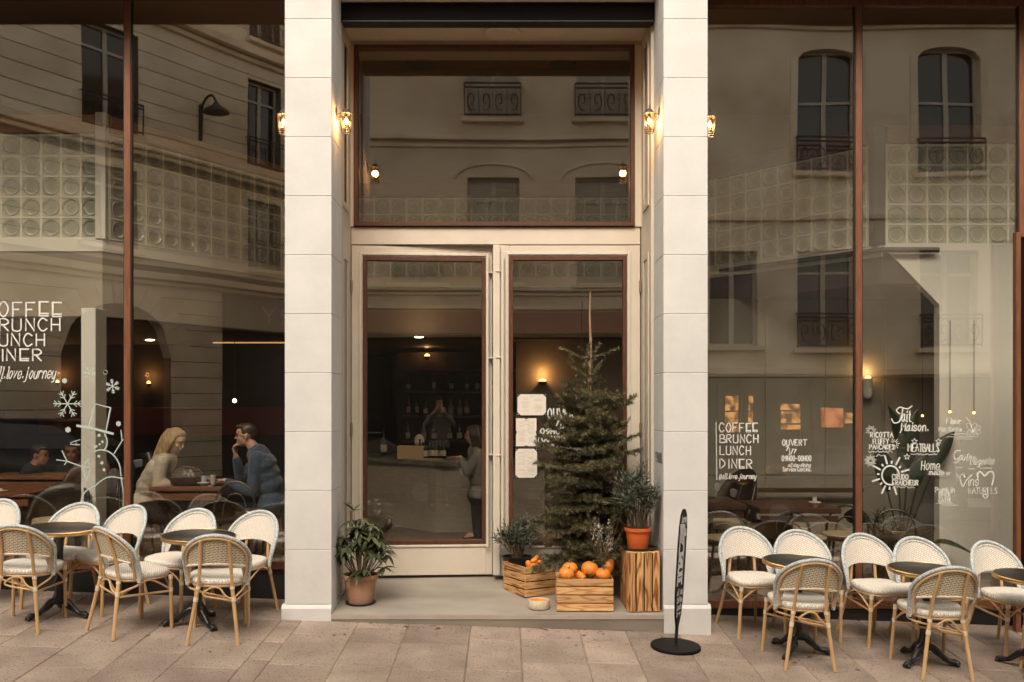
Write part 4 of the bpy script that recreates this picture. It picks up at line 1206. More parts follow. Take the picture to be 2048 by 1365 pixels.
# ---- rhododendron in terracotta, left
px, py = X_(721, .30), .30; pz = floorz(.3)
q = MB(); q.lathe([(0, .004), (.112, .004), (.125, .014), (.128, .010), (.118, 0), (0, 0)], 32)
tag(q.build('pot_saucer', 'saucer', smooth=True, loc=(px, py, pz)), 'black round saucer under the terracotta pot', 'saucer')
t = thing('potted_rhododendron', 'bushy green rhododendron in a terracotta pot left of the doors', 'potted plant', (px, py, pz + .005))
q = MB(); q.lathe([(0, 0), (.100, 0), (.106, .01), (.134, .20), (.148, .203), (.150, .232), (.142, .236), (.134, .228), (.130, .20), (0, .20)], 36); q.build('pot', 'terracotta', t, True)
q = MB(); q.lathe([(0, .212), (.12, .205), (.131, .20)], 16); q.build('soil', 'soil', t)
lm = [leaf_mesh(.125, .034, 'leaf_rhodo', .22), leaf_mesh(.105, .028, 'leaf_rhodo', .4), leaf_mesh(.07, .020, 'leaf_pale', .15)]
r2 = random.Random(3); stems = MB(); nl = 0
tips = []
for i in range(30):
    a = i * 2.4 + r2.uniform(-.3, .3); rad = r2.uniform(.05, .20) * (1 if i > 5 else .5); h = .27 + .44 * (1 - (rad / .26) ** 2) * r2.uniform(.45, 1.0)
    tips.append(Vector((rad * math.cos(a) * 1.12 + .03, rad * math.sin(a) * .8, h)))
tips += [Vector((-.05, -.03, .76)), Vector((-.07, 0, .68)), Vector((.02, -.04, .70)), Vector((-.14, -.05, .55)), Vector((.22, -.05, .44)), Vector((.16, -.08, .52)), Vector((.10, -.1, .56)), Vector((.2, -.06, .30)), Vector((-.14, -.1, .42)), Vector((.13, -.14, .42)), Vector((0, -.14, .27)), Vector((.06, -.15, .30))]
for tp in tips:
    b = Vector((tp.x * .12, tp.y * .12, .20)); stems.tube(spline([b, b.lerp(tp, .5) + Vector((0, 0, -.02)), tp], 3), [.006, .006, .005, .005, .004, .003, .003], 5)
    top = tp.z > .72
    n = 9 if not top else 5
    for k in range(n):
        a = 2 * PI * k / n + r2.uniform(-.25, .25); el = r2.uniform(-.75, .15) if not top else r2.uniform(-.2, 1.1)
        d = Vector((math.cos(a) * math.cos(el), math.sin(a) * math.cos(el), math.sin(el)))
        o = link('leaf', lm[2 if (top and k > 3) else r2.choice((0, 0, 1))], t); mt = Matrix.Translation(tp) @ frame_to(d, r2.uniform(-.3, .3)) @ Matrix.Scale(r2.uniform(.8, 1.1), 4)
        o.matrix_local = mt; nl += 1
stems.build('stem', 'bark', t, True, kind='stuff')
# ---- oleander-like shrubs: many thin blades
def blades(tips_dirs, L, W, n_per, r3, up=.35, droop=.15):
    V_ = []; Q = []
    for tp, ax in tips_dirs:
        for k in range(n_per):
            s = k / n_per; p = tp - ax * (s * L * 1.3)
            a = k * 2.4 + r3.uniform(-.3, .3); side = ax.orthogonal().normalized(); side = Matrix.Rotation(a, 3, ax) @ side
            d = (ax * lerp(1.2, .25, s) * up * 2 + side * lerp(.5, 1, s)).normalized(); w = d.cross(ax).normalized() * W * .5
            ln = L * r3.uniform(.7, 1.1)
            p1 = p + d * ln * .5; p2 = p + d * ln + Vector((0, 0, -droop * ln)); i0 = len(V_)
            V_ += [p - w * .3, p + w * .3, p1 + w, p1 - w, p2 + w * .1, p2 - w * .1]
            Q += [(i0, i0 + 1, i0 + 2, i0 + 3), (i0 + 3, i0 + 2, i0 + 4, i0 + 5)]
    return V_, Q
def oleander(label, loc, pot, spread, h, n, seed, L=.075, W=.011, lean=(0, 0), zb=.1):
    t = thing('potted_oleander', label, 'potted plant', loc); r3 = random.Random(seed)
    pot(t)
    st = MB(); td = []
    for i in range(n):
        a = i * 2.4; rr = math.sqrt((i + .5) / n)
        tip = Vector((math.cos(a) * rr * spread[0] + lean[0], math.sin(a) * rr * spread[1] + lean[1], zb + h * (1 - .45 * rr * rr) * r3.uniform(.62, 1.0)))
        b = Vector((math.cos(a) * .04, math.sin(a) * .04, zb)); mid = b.lerp(tip, .5) + Vector((0, 0, .03))
        st.tube([b, mid, tip], [.004, .0035, .002], 5); ax = (tip - mid).normalized()
        td.append((tip, ax))
        for k in range(2):
            p = mid.lerp(tip, r3.uniform(.1, .6)); d2 = (ax + Vector((r3.uniform(-1, 1), r3.uniform(-1, 1), r3.uniform(-.1, .5)))).normalized(); e = p + d2 * r3.uniform(.05, .11)
            st.tube([p, e], .002, 4); td.append((e, d2))
    st.build('stem', 'twig_green', t, kind='stuff')
    V_, Q = blades(td, L, W, 13, r3); np_mesh('foliage', V_, Q, 'leaf_oleander', t, 'stuff')
    return t
def dark_pot(t):
    q = MB(); q.lathe([(0, 0), (.10, 0), (.13, .25), (.14, .26), (.125, .26), (.12, .24), (0, .24)], 24); q.build('pot', 'saucer', t, True)
def orange_pot(t):
    q = MB(); q.lathe([(0, .002), (.078, .002), (.082, .01), (.098, .145), (.110, .147), (.112, .172), (.106, .174), (.100, .165), (.096, .15), (0, .15)], 36); q.build('pot', 'orange_pot', t, True)
    q = MB(); q.lathe([(0, .158), (.096, .152)], 16); q.build('soil', 'soil', t)
oleander('dark narrow leaved shrub in a dark pot behind the cornerwise crate', (X_(1034, .86), .86, floorz(.86)), dark_pot, (.19, .13), .36, 20, 5, zb=.25)
zc = floorz(.2) - .004 + .475
q = MB(); q.lathe([(0, .003), (.12, .003), (.14, .024), (.145, .022), (.13, 0), (0, 0)], 32)
tag(q.build('pot_saucer', 'saucer', smooth=True, loc=(1.098, .17, zc + .001)), 'wide dark saucer on the upright crate', 'saucer')
oleander('narrow leaved oleander in an orange plastic pot on the upright crate', (1.088, .17, zc + .006), orange_pot, (.20, .16), .60, 30, 9, zb=.15, L=.085, lean=(-.02, 0))

# ---- the fir tree
def fir():
    r4 = random.Random(12)
    bx, by = X_(1178, .66), .66; bz = floorz(.66); Ht = Z_(583, .66) - bz
    t = thing('fir_tree', 'cut fir tree with a bare upright tip leaning before the right door', 'tree', (bx, by, bz))
    q = MB(); q.tube([(0, 0, 0), (.005, 0, .8), (.0, 0, 1.5), (.014, 0, Ht - .42), (.006, 0, Ht - .2), (.012, 0, Ht)], [.032, .026, .020, .013, .008, .0045], 8); q.build('trunk', 'fir_bark', t, True)
    q = MB(); q.lathe([(0, 0), (.13, 0), (.15, .22), (.13, .22), (0, .2)], 20); q.build('pot', 'saucer', t, True)
    segs = []        # (p0, p1, radius) of every twig
    def branch(z, a, ln, rise, sub, tipup=.25):
        c, s = math.cos(a), math.sin(a); pts = []; n = 7
        for i in range(n + 1):
            u = i / n; pts.append(Vector((c * ln * u, s * ln * u, z + rise * ln * u + tipup * ln * u * u)))
        pts = [p + Vector((r4.uniform(-1, 1), r4.uniform(-1, 1), r4.uniform(-1, 1))) * .006 for p in pts]
        for i in range(n):
            segs.append((pts[i], pts[i + 1], .0035))
        if sub:
            for i in range(1, n + 1):
                for sd in (-1, 1):
                    if r4.random() < .12: continue
                    l2 = ln * (.50 * (1 - i / (n + 1.5)) + .10) * r4.uniform(.7, 1.15)
                    d = Matrix.Rotation(sd * R(r4.uniform(38, 58)), 3, 'Z') @ Vector((c, s, rise * .6)); d.normalize()
                    p0 = pts[i]; p1 = p0 + d * l2 * .5 + Vector((0, 0, .01)); p2 = p0 + d * l2 + Vector((0, 0, r4.uniform(-.02, .04) * (1 + l2)))
                    segs.append((p0, p1, .002)); segs.append((p1, p2, .002))
                    if l2 > .10:
                        for s3 in (-1, 1):
                            d3 = Matrix.Rotation(s3 * R(45), 3, 'Z') @ d; p3 = p1 + d3 * l2 * .42
                            segs.append((p1, p3, .0015))
    # sparse top
    zt = Ht
    for a, ln, k, tu in ((.12, .27, .42, -.02), (3.0, .25, .40, .05), (1.5, .14, 1.1, 0), (4.7, .16, .9, 0), (.9, .17, .8, .1), (3.9, .13, .9, 0)): branch(zt - .60, a, ln, k, False, tu)
    for zz, ns, ln, k in ((.69, 4, .17, .5), (.75, 5, .17, .6), (.82, 4, .14, .45), (.88, 5, .15, .6), (.94, 5, .17, .4)):
        a0 = r4.uniform(0, 6)
        for i in range(ns): branch(zt - zz, a0 + i * 2 * PI / ns + r4.uniform(-.3, .3), ln * r4.uniform(.75, 1.25), k, False, .1)
    # dense body
    z = Ht - 1.0; z_top = z
    while z > .22:
        f = (z_top - z) / (z_top - .22)
        reach = lerp(.33, .50, f ** .8); a0 = r4.uniform(0, 6); ns = 8 if f > .1 else 7
        for i in range(ns):
            a = a0 + i * 2 * PI / ns + r4.uniform(-.35, .35)
            lim = 1.0
            if math.sin(a) > .3: lim = .62          # the door is close behind
            branch(z + r4.uniform(-.03, .03), a, reach * r4.uniform(.6, 1.18) * lim, lerp(.22, -.10, f) + r4.uniform(-.10, .10), True, lerp(.15, -.08, f))
        z -= r4.uniform(.075, .105)
    # twigs
    tw = MB()
    for p0, p1, r_ in segs:
        tw.tube([p0, p1], [r_, r_ * .8], 3, caps=False)
    tw.build('branches', 'twig_green', t, kind='stuff', fix=False)
    # needles, all at once
    rng = np.random.default_rng(4)
    A = np.array([s[0][:] for s in segs]); B = np.array([s[1][:] for s in segs]); L = np.linalg.norm(B - A, axis=1)
    n = np.maximum(2, (L * 620)).astype(int); idx = np.repeat(np.arange(len(L)), n); N = len(idx)
    u = rng.random(N)[:, None]; p = A[idx] * (1 - u) + B[idx] * u; ax = ((B - A) / L[:, None])[idx]
    rv = rng.normal(size=(N, 3)); rv[:, 2] += .45; rv -= ax * (rv * ax).sum(1)[:, None]; rv /= np.linalg.norm(rv, axis=1)[:, None]
    d = rv * .85 + ax * .55; d /= np.linalg.norm(d, axis=1)[:, None]; ln = (.021 + .008 * rng.random(N))[:, None]
    w = np.cross(d, rng.normal(size=(N, 3))); w /= np.linalg.norm(w, axis=1)[:, None]; w *= .0018
    tip = p + d * ln
    V_ = np.stack([p - w, p + w, tip + w * .5, tip - w * .5], 1).reshape(-1, 3)
    np_mesh('needles', V_, np.arange(4 * N).reshape(-1, 4), 'needles', t, 'stuff')
    return N
NEED = fir()
print('needles', NEED)
# ---- dried bouquet in the front crate
bx, by, bz = X_(1207, .22), .22, Z_(1140, .22)
t = thing('dried_bouquet', 'bouquet of dried grey and brown stems tied at its foot in the front crate', 'bouquet', (bx, by, bz))
r5 = random.Random(8); st = MB(); gp = MB(); td = []
for i in range(34):
    a = r5.uniform(0, 2 * PI); rr = r5.uniform(.02, .17); tip = Vector((rr * math.cos(a) * 1.1 - .01, rr * math.sin(a) * .5, r5.uniform(.20, .46)))
    b = Vector((r5.uniform(-.012, .012), r5.uniform(-.012, .012), -.05)); mid = Vector((b.x, b.y, .03)).lerp(tip, .45); st.tube(spline([b, Vector((b.x * .5, b.y * .5, .03)), mid, tip], 3), .0018, 4)
    if i % 2 == 0:
        for k in range(9):
            p = mid.lerp(tip, r5.uniform(.1, 1)) + Vector((r5.uniform(-1, 1), r5.uniform(-1, 1), r5.uniform(-1, 1))) * .014; gp.ball(p, (.006, .006, .009), 6)
    else: td.append((tip, (tip - mid).normalized()))
st.build('stem', 'dried_brown', t, kind='stuff'); gp.build('seed_heads', 'dried_grey', t, True, kind='stuff')
V_, Q = blades(td, .05, .003, 40, r5); np_mesh('foliage', V_, Q, 'dried_green', t, 'stuff')
q = MB(); q.lathe([(.016, .02), (.018, .03), (.016, .04)], 10); q.build('tie', 'paper', t)
# ---- leaf litter
q = MB(); r6 = random.Random(5)
for i in range(120):
    x = r6.uniform(-1.3, 1.3) if i < 80 else r6.choice((r6.uniform(1.4, 3.4), r6.uniform(-3.2, -1.6))); y = -abs(r6.gauss(.05, .22)) - .02 if i < 80 else r6.uniform(-1.0, -.1); s = r6.uniform(.006, .016) if r6.random() < .8 else r6.uniform(.022, .034); a = r6.uniform(0, 6)
    z = ground(x, y) + .003
    q.add([(x + s * math.cos(a), y + s * math.sin(a), z), (x + s * .5 * math.cos(a + 1.5), y + s * .5 * math.sin(a + 1.5), z + .004), (x - s * math.cos(a), y - s * math.sin(a), z + .001), (x + s * .5 * math.cos(a - 1.5), y + s * .5 * math.sin(a - 1.5), z + .003)], [(0, 1, 2), (0, 2, 3)])
mat('litter', (.10, .065, .035), .9, (.20, .11, .05), 3, 1, ramp=(.4, .6))
o = tag(q.build('leaf_litter', 'litter', kind='stuff', fix=False), 'scattered dry leaves and needles on the pavement before the step', 'leaf litter')
# ============================================================ PEOPLE
def cap(m, p0, r0, p1, r1, n=12):
    p0, p1 = Vector(p0), Vector(p1); m.tube([p0, p1], [r0, r1], n); m.ball(p0, r0, n); m.ball(p1, r1, n)
def remesh(o, vox, smooth=4):
    md = o.modifiers.new('remesh', 'REMESH'); md.mode = 'VOXEL'; md.voxel_size = vox; md.use_smooth_shade = True
    sm = o.modifiers.new('smooth', 'SMOOTH'); sm.iterations = smooth; sm.factor = .5
    return o
def chain(m, pts, rs):
    for i in range(len(pts) - 1): cap(m, pts[i], rs[i], pts[i + 1], rs[i + 1])
def head(m, c, fwd, tilt=0, s=1.0):
    """Skull, jaw, nose, lips, ears; returns a matrix from head space (x = forward, z = up) to the place."""
    mt = Matrix.Translation(c) @ Matrix.Rotation(fwd, 4, 'Z') @ Matrix.Rotation(tilt, 4, 'Y') @ Matrix.Scale(s, 4)
    def b(x, y, z, r):
        q = MB(); q.ball((0, 0, 0), r, 14); m.add([mt @ (Vector(v) + Vector((x, y, z))) for v in q.v], q.f)
    b(-.005, 0, .030, (.093, .073, .085)); b(.028, 0, -.035, (.058, .055, .070)); b(.045, 0, -.080, (.030, .032, .022))
    b(.045, 0, .035, (.045, .056, .050)); b(.020, 0, -.062, (.050, .048, .035))
    b(.092, 0, .000, (.010, .008, .020)); b(.101, 0, -.018, (.013, .012, .010)); b(.086, 0, -.047, (.010, .021, .006)); b(.084, 0, -.056, (.010, .018, .006)); b(.078, 0, .032, (.014, .046, .008))
    for sg in (-1, 1): b(-.010, sg * .074, -.005, (.017, .008, .030)); b(.055, sg * .036, -.022, (.026, .020, .022))
    return mt
def eyes(t, mt):
    for sg in (-1, 1):
        q = MB(); q.ball((.083, sg * .030, .014), (.008, .012, .006), 8); q.v = [tuple(mt @ Vector(v)) for v in q.v]; q.build('eye', 'eye', t, True)
        q = MB(); q.tube([(.090, sg * .014, .030), (.091, sg * .030, .035), (.080, sg * .048, .030)], .0035, 5); q.v = [tuple(mt @ Vector(v)) for v in q.v]; q.build('eyebrow', 'hair_dark', t, True)
def hand(m, w, d, up, curl=.6, s=1.0):
    """Palm, four bent fingers of unequal length, thumb from the side near the wrist."""
    w, d, up = Vector(w), Vector(d).normalized(), Vector(up).normalized(); side = d.cross(up).normalized(); up = side.cross(d).normalized()
    for k in range(4):
        cap(m, w + d * .01 + side * (k - 1.5) * .011 * s, .014 * s, w + d * .085 * s + side * (k - 1.5) * .019 * s, .0105 * s, 8)
        b0 = w + d * .085 * s + side * (k - 1.5) * .0195 * s; L = (.070, .080, .074, .058)[k] * s; p = b0; a = 0
        for j, f in enumerate((.45, .31, .24)):
            a += curl * (.55 + .25 * j); q_ = p + (d * math.cos(a) - up * math.sin(a)) * L * f; cap(m, p, (.0095 - .001 * j) * s, q_, (.0087 - .001 * j) * s, 8); p = q_
    th = w + d * .022 * s - side * .026 * s; t1 = th + (d * .6 - side * .75 - up * .3).normalized() * .040 * s; t2 = t1 + (d * .9 - side * .15 - up * .4).normalized() * .032 * s
    cap(m, w + d * .012, .015 * s, th, .013 * s, 8); cap(m, th, .0125 * s, t1, .010 * s, 8); cap(m, t1, .010 * s, t2, .008 * s, 8)
def person(label, hd, fwd, tilt, neck, chest, belly, pelvis, sh, arms, top, legs=None, sc=1.0, hair='short', hairm='hair_dark', skin='skin', legm='cloth_dark', vox=.010, width=.17, cat='person'):
    """hd.. pelvis: centres along the spine; sh: half vector between the shoulders; arms: list of (side, elbow, wrist, hand dir, palm up, curl)."""
    t = thing('person', label, cat, (pelvis[0], pelvis[1], 0))
    off = Vector(t.location)
    def fin(q, name, m_, v, sm=4):
        q.v = [tuple(Vector(p) - off) for p in q.v]; return remesh(q.build(name, m_, t, True, fix=False), v, sm)
    hd, neck, chest, belly, pelvis, sh = map(Vector, (hd, neck, chest, belly, pelvis, sh))
    b = MB(); mt = head(b, hd, fwd, tilt, sc); f = Vector((math.cos(fwd), math.sin(fwd), 0))
    cap(b, hd + mt.to_3x3() @ Vector((-.02, 0, -.05)), .052 * sc, neck, .056 * sc)
    def torso(q, g):
        S = sh.normalized()
        for (c, w, r) in ((neck - (neck - chest) * .28, .10, .065), (chest, width * .78, .112), (chest.lerp(belly, .5), width * .60, .115), (belly, width * .50, .115), (pelvis, width * .62, .125)):
            cap(q, c - S * w * .9, r + g, c + S * w * .9, r + g)
        pts = [neck - (neck - chest) * .3, chest, chest.lerp(belly, .5), belly, pelvis]
        for p_, q_ in zip(pts[:-1], pts[1:]): cap(q, p_, .105 + g, q_, .11 + g)
        for sg in (-1, 1): cap(q, neck - (neck - chest) * .25, .055 + g, chest.lerp(neck, .55) + sh * sg * .9, .056 + g)
    torso(b, -.012)
    cl = MB(); torso(cl, .008)
    for sg, el, wr, hdir, pal, curl in arms:
        s0 = chest.lerp(neck, .52) + sh * sg; el, wr = Vector(el), Vector(wr)
        chain(b, [s0, el, wr], [.046, .037, .026]); hand(b, wr, hdir, pal, curl, .95 * sc)
        we = el.lerp(wr, .86); chain(cl, [s0, s0.lerp(el, .5), el, el.lerp(wr, .5), we], [.072, .063, .056, .050, .040])
    for lg in (legs or []):
        pts = [Vector(p) for p in lg]; chain(b, pts, [.082, .055, .038]); cap(b, pts[-1], .04, pts[-1] + f * .14 + Vector((0, 0, -.03)), .03)
    body = fin(b, 'body', skin, vox * .8, 3)
    fin(cl, 'sweater', top, vox, 6)
    if legs:
        tr = MB(); S = sh.normalized(); cap(tr, pelvis - S * .09 - Vector((0, 0, .02)), .135, pelvis + S * .09 - Vector((0, 0, .02)), .135)
        for lg in legs: chain(tr, [Vector(p) for p in lg], [.105, .076, .056])
        fin(tr, 'trousers', legm, .014, 4)
        so = MB()
        for lg in legs: p = Vector(lg[-1]); cap(so, p + Vector((0, 0, -.02)), .045, p + f * .15 + Vector((0, 0, -.045)), .034)
        fin(so, 'shoes', 'cloth_dark', .012, 2)
    h = MB()
    def hb(x, y, z, r):
        q = MB(); q.ball((0, 0, 0), r, 14); h.add([mt @ (Vector(v) + Vector((x, y, z))) for v in q.v], q.f)
    if hair == 'short':
        hb(-.022, 0, .050, (.088, .077, .078)); hb(.030, 0, .093, (.052, .060, .030)); hb(-.060, 0, .005, (.045, .062, .055)); hb(.062, 0, .094, (.030, .048, .022))
        for sg in (-1, 1): hb(.008, sg * .066, .045, (.022, .012, .032))
        fin(h, 'hair', hairm, .007, 3)
    else:
        hb(-.022, 0, .045, (.088, .079, .083)); hb(.018, 0, .086, (.052, .066, .036))
        for sg in (-1, 1):
            for k in range(7):
                a0 = .026 - .019 * k; p = [Vector((a0, sg * (.055 + .006 * (k % 3)), .075)), Vector((a0 * .9 - .0, sg * (.083 + .003 * k), .0)), Vector((a0 * .9 - .01, sg * (.082 + .004 * k), -.09)), Vector((a0 - .02 + .01 * k, sg * (.070 + .006 * k), -.20 + .004 * k)), Vector((a0 - .02 + .012 * k, sg * (.060 + .006 * k), -.31 + .01 * (k % 3)))]
                pp = spline([mt @ x for x in p], 4); 
                for i in range(len(pp) - 1):
                    u = i / len(pp); pp[i].z -= 0; cap(h, pp[i], .020 * (1 - .45 * u), pp[i + 1], .020 * (1 - .45 * (u + .06)), 6)
        for k in range(5):
            p = [Vector((-.06, (k - 2) * .03, .08)), Vector((-.105, (k - 2) * .032, 0)), Vector((-.10, (k - 2) * .04, -.12)), Vector((-.09, (k - 2) * .045, -.27))]
            pp = spline([mt @ x for x in p], 4)
            for i in range(len(pp) - 1): cap(h, pp[i], .026, pp[i + 1], .024, 6)
        fin(h, 'hair', hairm, .007, 2)
    mt2 = Matrix.Translation(-off) @ mt
    eyes(t, mt2)
    return t
Yt = 1.62                                       # depth of the couple's table
def W(u, v, dy=0): return P(u, v, Yt + dy)
# table first: the place everything rests on
def inner_table(label, x0, x1, y0, y1, top, zf, m_='table_wood', th=.04):
    t = thing('cafe_table', label, 'table', ((x0 + x1) / 2, (y0 + y1) / 2, zf)); hx, hy = (x1 - x0) / 2, (y1 - y0) / 2
    q = MB(); q.bbox(-hx, hx, -hy, hy, top - zf - th, top - zf, .004); q.build('tabletop', m_, t)
    q = MB(); q.bbox(-hx + .02, hx - .02, -hy + .02, -hy + .045, top - zf - .13, top - zf - th - .025, .003); q.build('apron', m_, t)
    q = MB(); q.bbox(-.04, .04, -.04, .04, .02, top - zf - th, .004); q.bbox(-.25, .25, -.04, .04, 0, .03, .004); q.bbox(-.04, .04, -.25, .25, .0305, .05, .004); q.build('pedestal', 'bistro_dark', t)
    return t
ztab = 1.010
inner_table('reddish wooden café table between the seated woman and man', -3.33, -2.64, 1.28, 1.95, ztab, .28)
wh = W(352, 882); 
person('long-haired blonde woman in a beige sweater leaning over the table', wh, R(-22), R(26), W(338, 912, .02), W(318, 940, .02), W(300, 972, .02), W(288, 1010, .02), (.04, -.17, 0),
       [(1, (X_(318, 1.42), 1.40, Z_(972, 1.42)), (X_(372, 1.42), 1.42, 1.055), (1, .1, -.05), (0, 0, 1), .5),
        (-1, (X_(330, 1.8), 1.84, Z_(975, 1.8)), (X_(398, 1.7), 1.72, 1.065), (1, -.1, .0), (0, 0, 1), .6)],
       'sweater_beige', legs=[(W(290, 1022, -.12), W(345, 1040, -.12), W(340, 1130, -.12)), (W(290, 1022, .12), W(348, 1040, .12), W(345, 1130, .12))], hair='long', hairm='hair_blond', skin='skin_light', vox=.009, width=.155)
mh = W(492, 872)
person('dark-haired man in a navy sweater with one hand raised to his mouth', mh, R(187), R(4), W(512, 902), W(527, 930), W(540, 968), W(545, 1008), (.02, -.19, 0),
       [(1, (X_(505, 1.44), 1.42, Z_(985, 1.44)), (X_(448, 1.44), 1.46, 1.055), (-1, .05, .1), (0, 0, 1), .35),
        (-1, (X_(482, 1.75), 1.74, ztab + .05), (X_(474, 1.66), 1.62, Z_(912, 1.66)), (-.25, -.1, 1), (-1, 0, -.2), 1.1)],
       'sweater_navy', legs=[(W(545, 1022, -.12), W(480, 1040, -.12), W(490, 1130, -.12)), (W(545, 1022, .12), W(480, 1040, .12), W(490, 1130, .12))], vox=.009, width=.175)
# things on their table
t = thing('handbag', 'brown gathered leather pouch bag on the table before the woman', 'handbag', (X_(370, 1.36), 1.40, ztab))
q = MB(); n = 48; prof = [(.02, .0), (.105, .004), (.132, .03), (.138, .07), (.118, .115), (.075, .150), (.062, .158)]
vs = []; fs = []
for r_, z in prof:
    for k in range(n):
        a = 2 * PI * k / n; g = 1 + (.065 * math.cos(a * 15) * (z / .15)); vs.append((r_ * g * 1.22 * math.cos(a), r_ * g * .60 * math.sin(a), z * 1.02 + (.008 * math.cos(a * 7) if z > .14 else 0)))
for i in range(len(prof) - 1):
    for k in range(n): fs.append((i * n + k, i * n + (k + 1) % n, (i + 1) * n + (k + 1) % n, (i + 1) * n + k))
fs.append(tuple((len(prof) - 1) * n + k for k in range(n))); q.add(vs, fs); q.build('pouch', 'leather', t, 'all')
q = MB(); q.tube(spline([(-.07, 0, .155), (-.04, .01, .178), (.03, .02, .172), (.11, .01, .150), (.15, -.01, .12)], 5), .008, 6); q.build('handle', 'leather', t, True)
def glassware(nm, lb, u, prof, y=1.42, mt='clear_glass', z=ztab):
    q = MB(); q.lathe(prof, 20); return tag(q.build(nm, mt, smooth=True, loc=(X_(u, y), y, z)), lb, nm.replace('_', ' '))
glassware('carafe', 'tall clear glass bottle standing on the couple\'s table', 419, [(.001, .001), (.034, .001), (.038, .01), (.038, .09), (.030, .15), (.015, .21), (.012, .26), (.015, .28), (.011, .28), (.009, .26)])
mat('tumbler_blue', (.38, .43, .44), .2)
glassware('tumbler', 'pale blue tumbler left of the bottle on the couple\'s table', 408, [(.0, .001), (.022, .001), (.030, .095), (.028, .095), (.020, .006), (0, .006)], 1.36, 'tumbler_blue')
glassware('tumbler', 'pale blue tumbler right of the bottle on the couple\'s table', 426, [(.0, .001), (.022, .001), (.030, .105), (.028, .105), (.020, .006), (0, .006)], 1.38, 'tumbler_blue')
glassware('coffee_cup', 'small white cup on a wide rim at the table\'s near edge', 406, [(.0, .001), (.018, .001), (.028, .028), (.055, .034), (.056, .038), (.026, .034), (.015, .008), (0, .008)], 1.31, 'porcelain')
q = MB(); q.lathe([(0, 0), (.07, 0), (.085, .012), (.083, .014), (.068, .005), (0, .005)], 24); tag(q.build('plate', 'holder_black', smooth=True, loc=(X_(435, 1.4), 1.40, ztab + .001)), 'dark plate between the man\'s hand and the cup', 'plate')
q = MB(); q.bbox(-.02, .02, -.012, .012, 0, .006, .002); tag(q.build('sugar_sachet', 'porcelain', loc=(X_(420, 1.32), 1.32, ztab + .001)), 'white sugar sachet beside the cup on the couple\'s table', 'sachet')

# far left pair, dim
def W2(u, v, dy=0): return P(u, v, 3.0 + dy)
person('dim man in dark clothes seated far left behind the snowman drawing', W2(80, 912), R(-5), R(5), W2(66, 936), W2(58, 965), W2(52, 1000), W2(50, 1030), (.02, -.18, 0),
       [(1, W2(72, 1000, -.2), W2(98, 990, -.15), (1, 0, .1), (0, 0, 1), .5)], 'cloth_dark', skin='skin_warm', vox=.013)
person('dim seated man facing the street beside the white column', W2(143, 905, .2), R(-70), R(6), W2(146, 930, .25), W2(147, 958, .25), W2(148, 1000, .25), W2(148, 1030, .25), (.18, .03, 0),
       [(1, W2(168, 1000, .1), W2(150, 990, -.15), (-1, -.4, .1), (0, 0, 1), .5), (-1, W2(120, 1000, .1), W2(138, 985, -.15), (1, -.4, .1), (0, 0, 1), .5)], 'cloth_dark', skin='skin_warm', vox=.013)
# a jacket over a chair back
q = MB(); chain(q, [P(228, 945, 1.9), P(232, 985, 1.9)], [.05, .12]); chain(q, [P(222, 960, 1.9), P(215, 1010, 1.9)], [.06, .09]); chain(q, [P(236, 960, 1.9), P(244, 1030, 1.9)], [.06, .10])
o = remesh(tag(q.build('jacket', 'cloth_grey', fix=False), 'grey jacket hung on a chair right of the white column', 'jacket'), .015, 8)
# guest at the bar
def W3(u, v, dy=0): return P(u, v, 3.6 + dy)
person('long-haired person in a pale sweater standing at the bar, one hand out', W3(948, 872), R(172), R(8), W3(952, 897), W3(956, 922), W3(958, 955), W3(958, 990), (.02, -.17, 0),
       [(1, W3(935, 945, -.2), W3(921, 915, -.18), (-1, .1, .05), (0, 0, 1), .4), (-1, W3(938, 945, .2), W3(925, 922, .2), (-1, .1, .05), (0, 0, 1), .4)],
       'cloth_grey', legs=[(W3(958, 1000, -.1), W3(956, 1040, -.1), (W3(956, 1040).x, 3.5, .25)), (W3(958, 1000, .1), W3(958, 1040, .1), (W3(958, 1040).x, 3.7, .25))], hair='long', hairm='hair_dark', vox=.012)
# the photographer, mirrored faintly in the ajar door
fz = ground(0, -7.8) - .12 + .0
gz = -.108 - .12
person('photographer in a white shirt across the road, mirrored in the left door', (0, -7.80, 1.80), R(90), 0, (0, -7.84, 1.63), (0, -7.86, 1.45), (0, -7.86, 1.20), (0, -7.86, 1.0), (.19, 0, 0),
       [(1, (.27, -7.76, 1.42), (.10, -7.74, 1.66), (-.5, .2, .7), (0, 1, 0), 1.0), (-1, (-.27, -7.76, 1.42), (-.10, -7.74, 1.66), (.5, .2, .7), (0, 1, 0), 1.0)],
       'cloth_white', legs=[((-.10, -7.86, .96), (-.13, -7.83, .42), (-.14, -7.86, gz + .12)), ((.10, -7.86, .96), (.13, -7.83, .42), (.14, -7.86, gz + .12))], vox=.015)
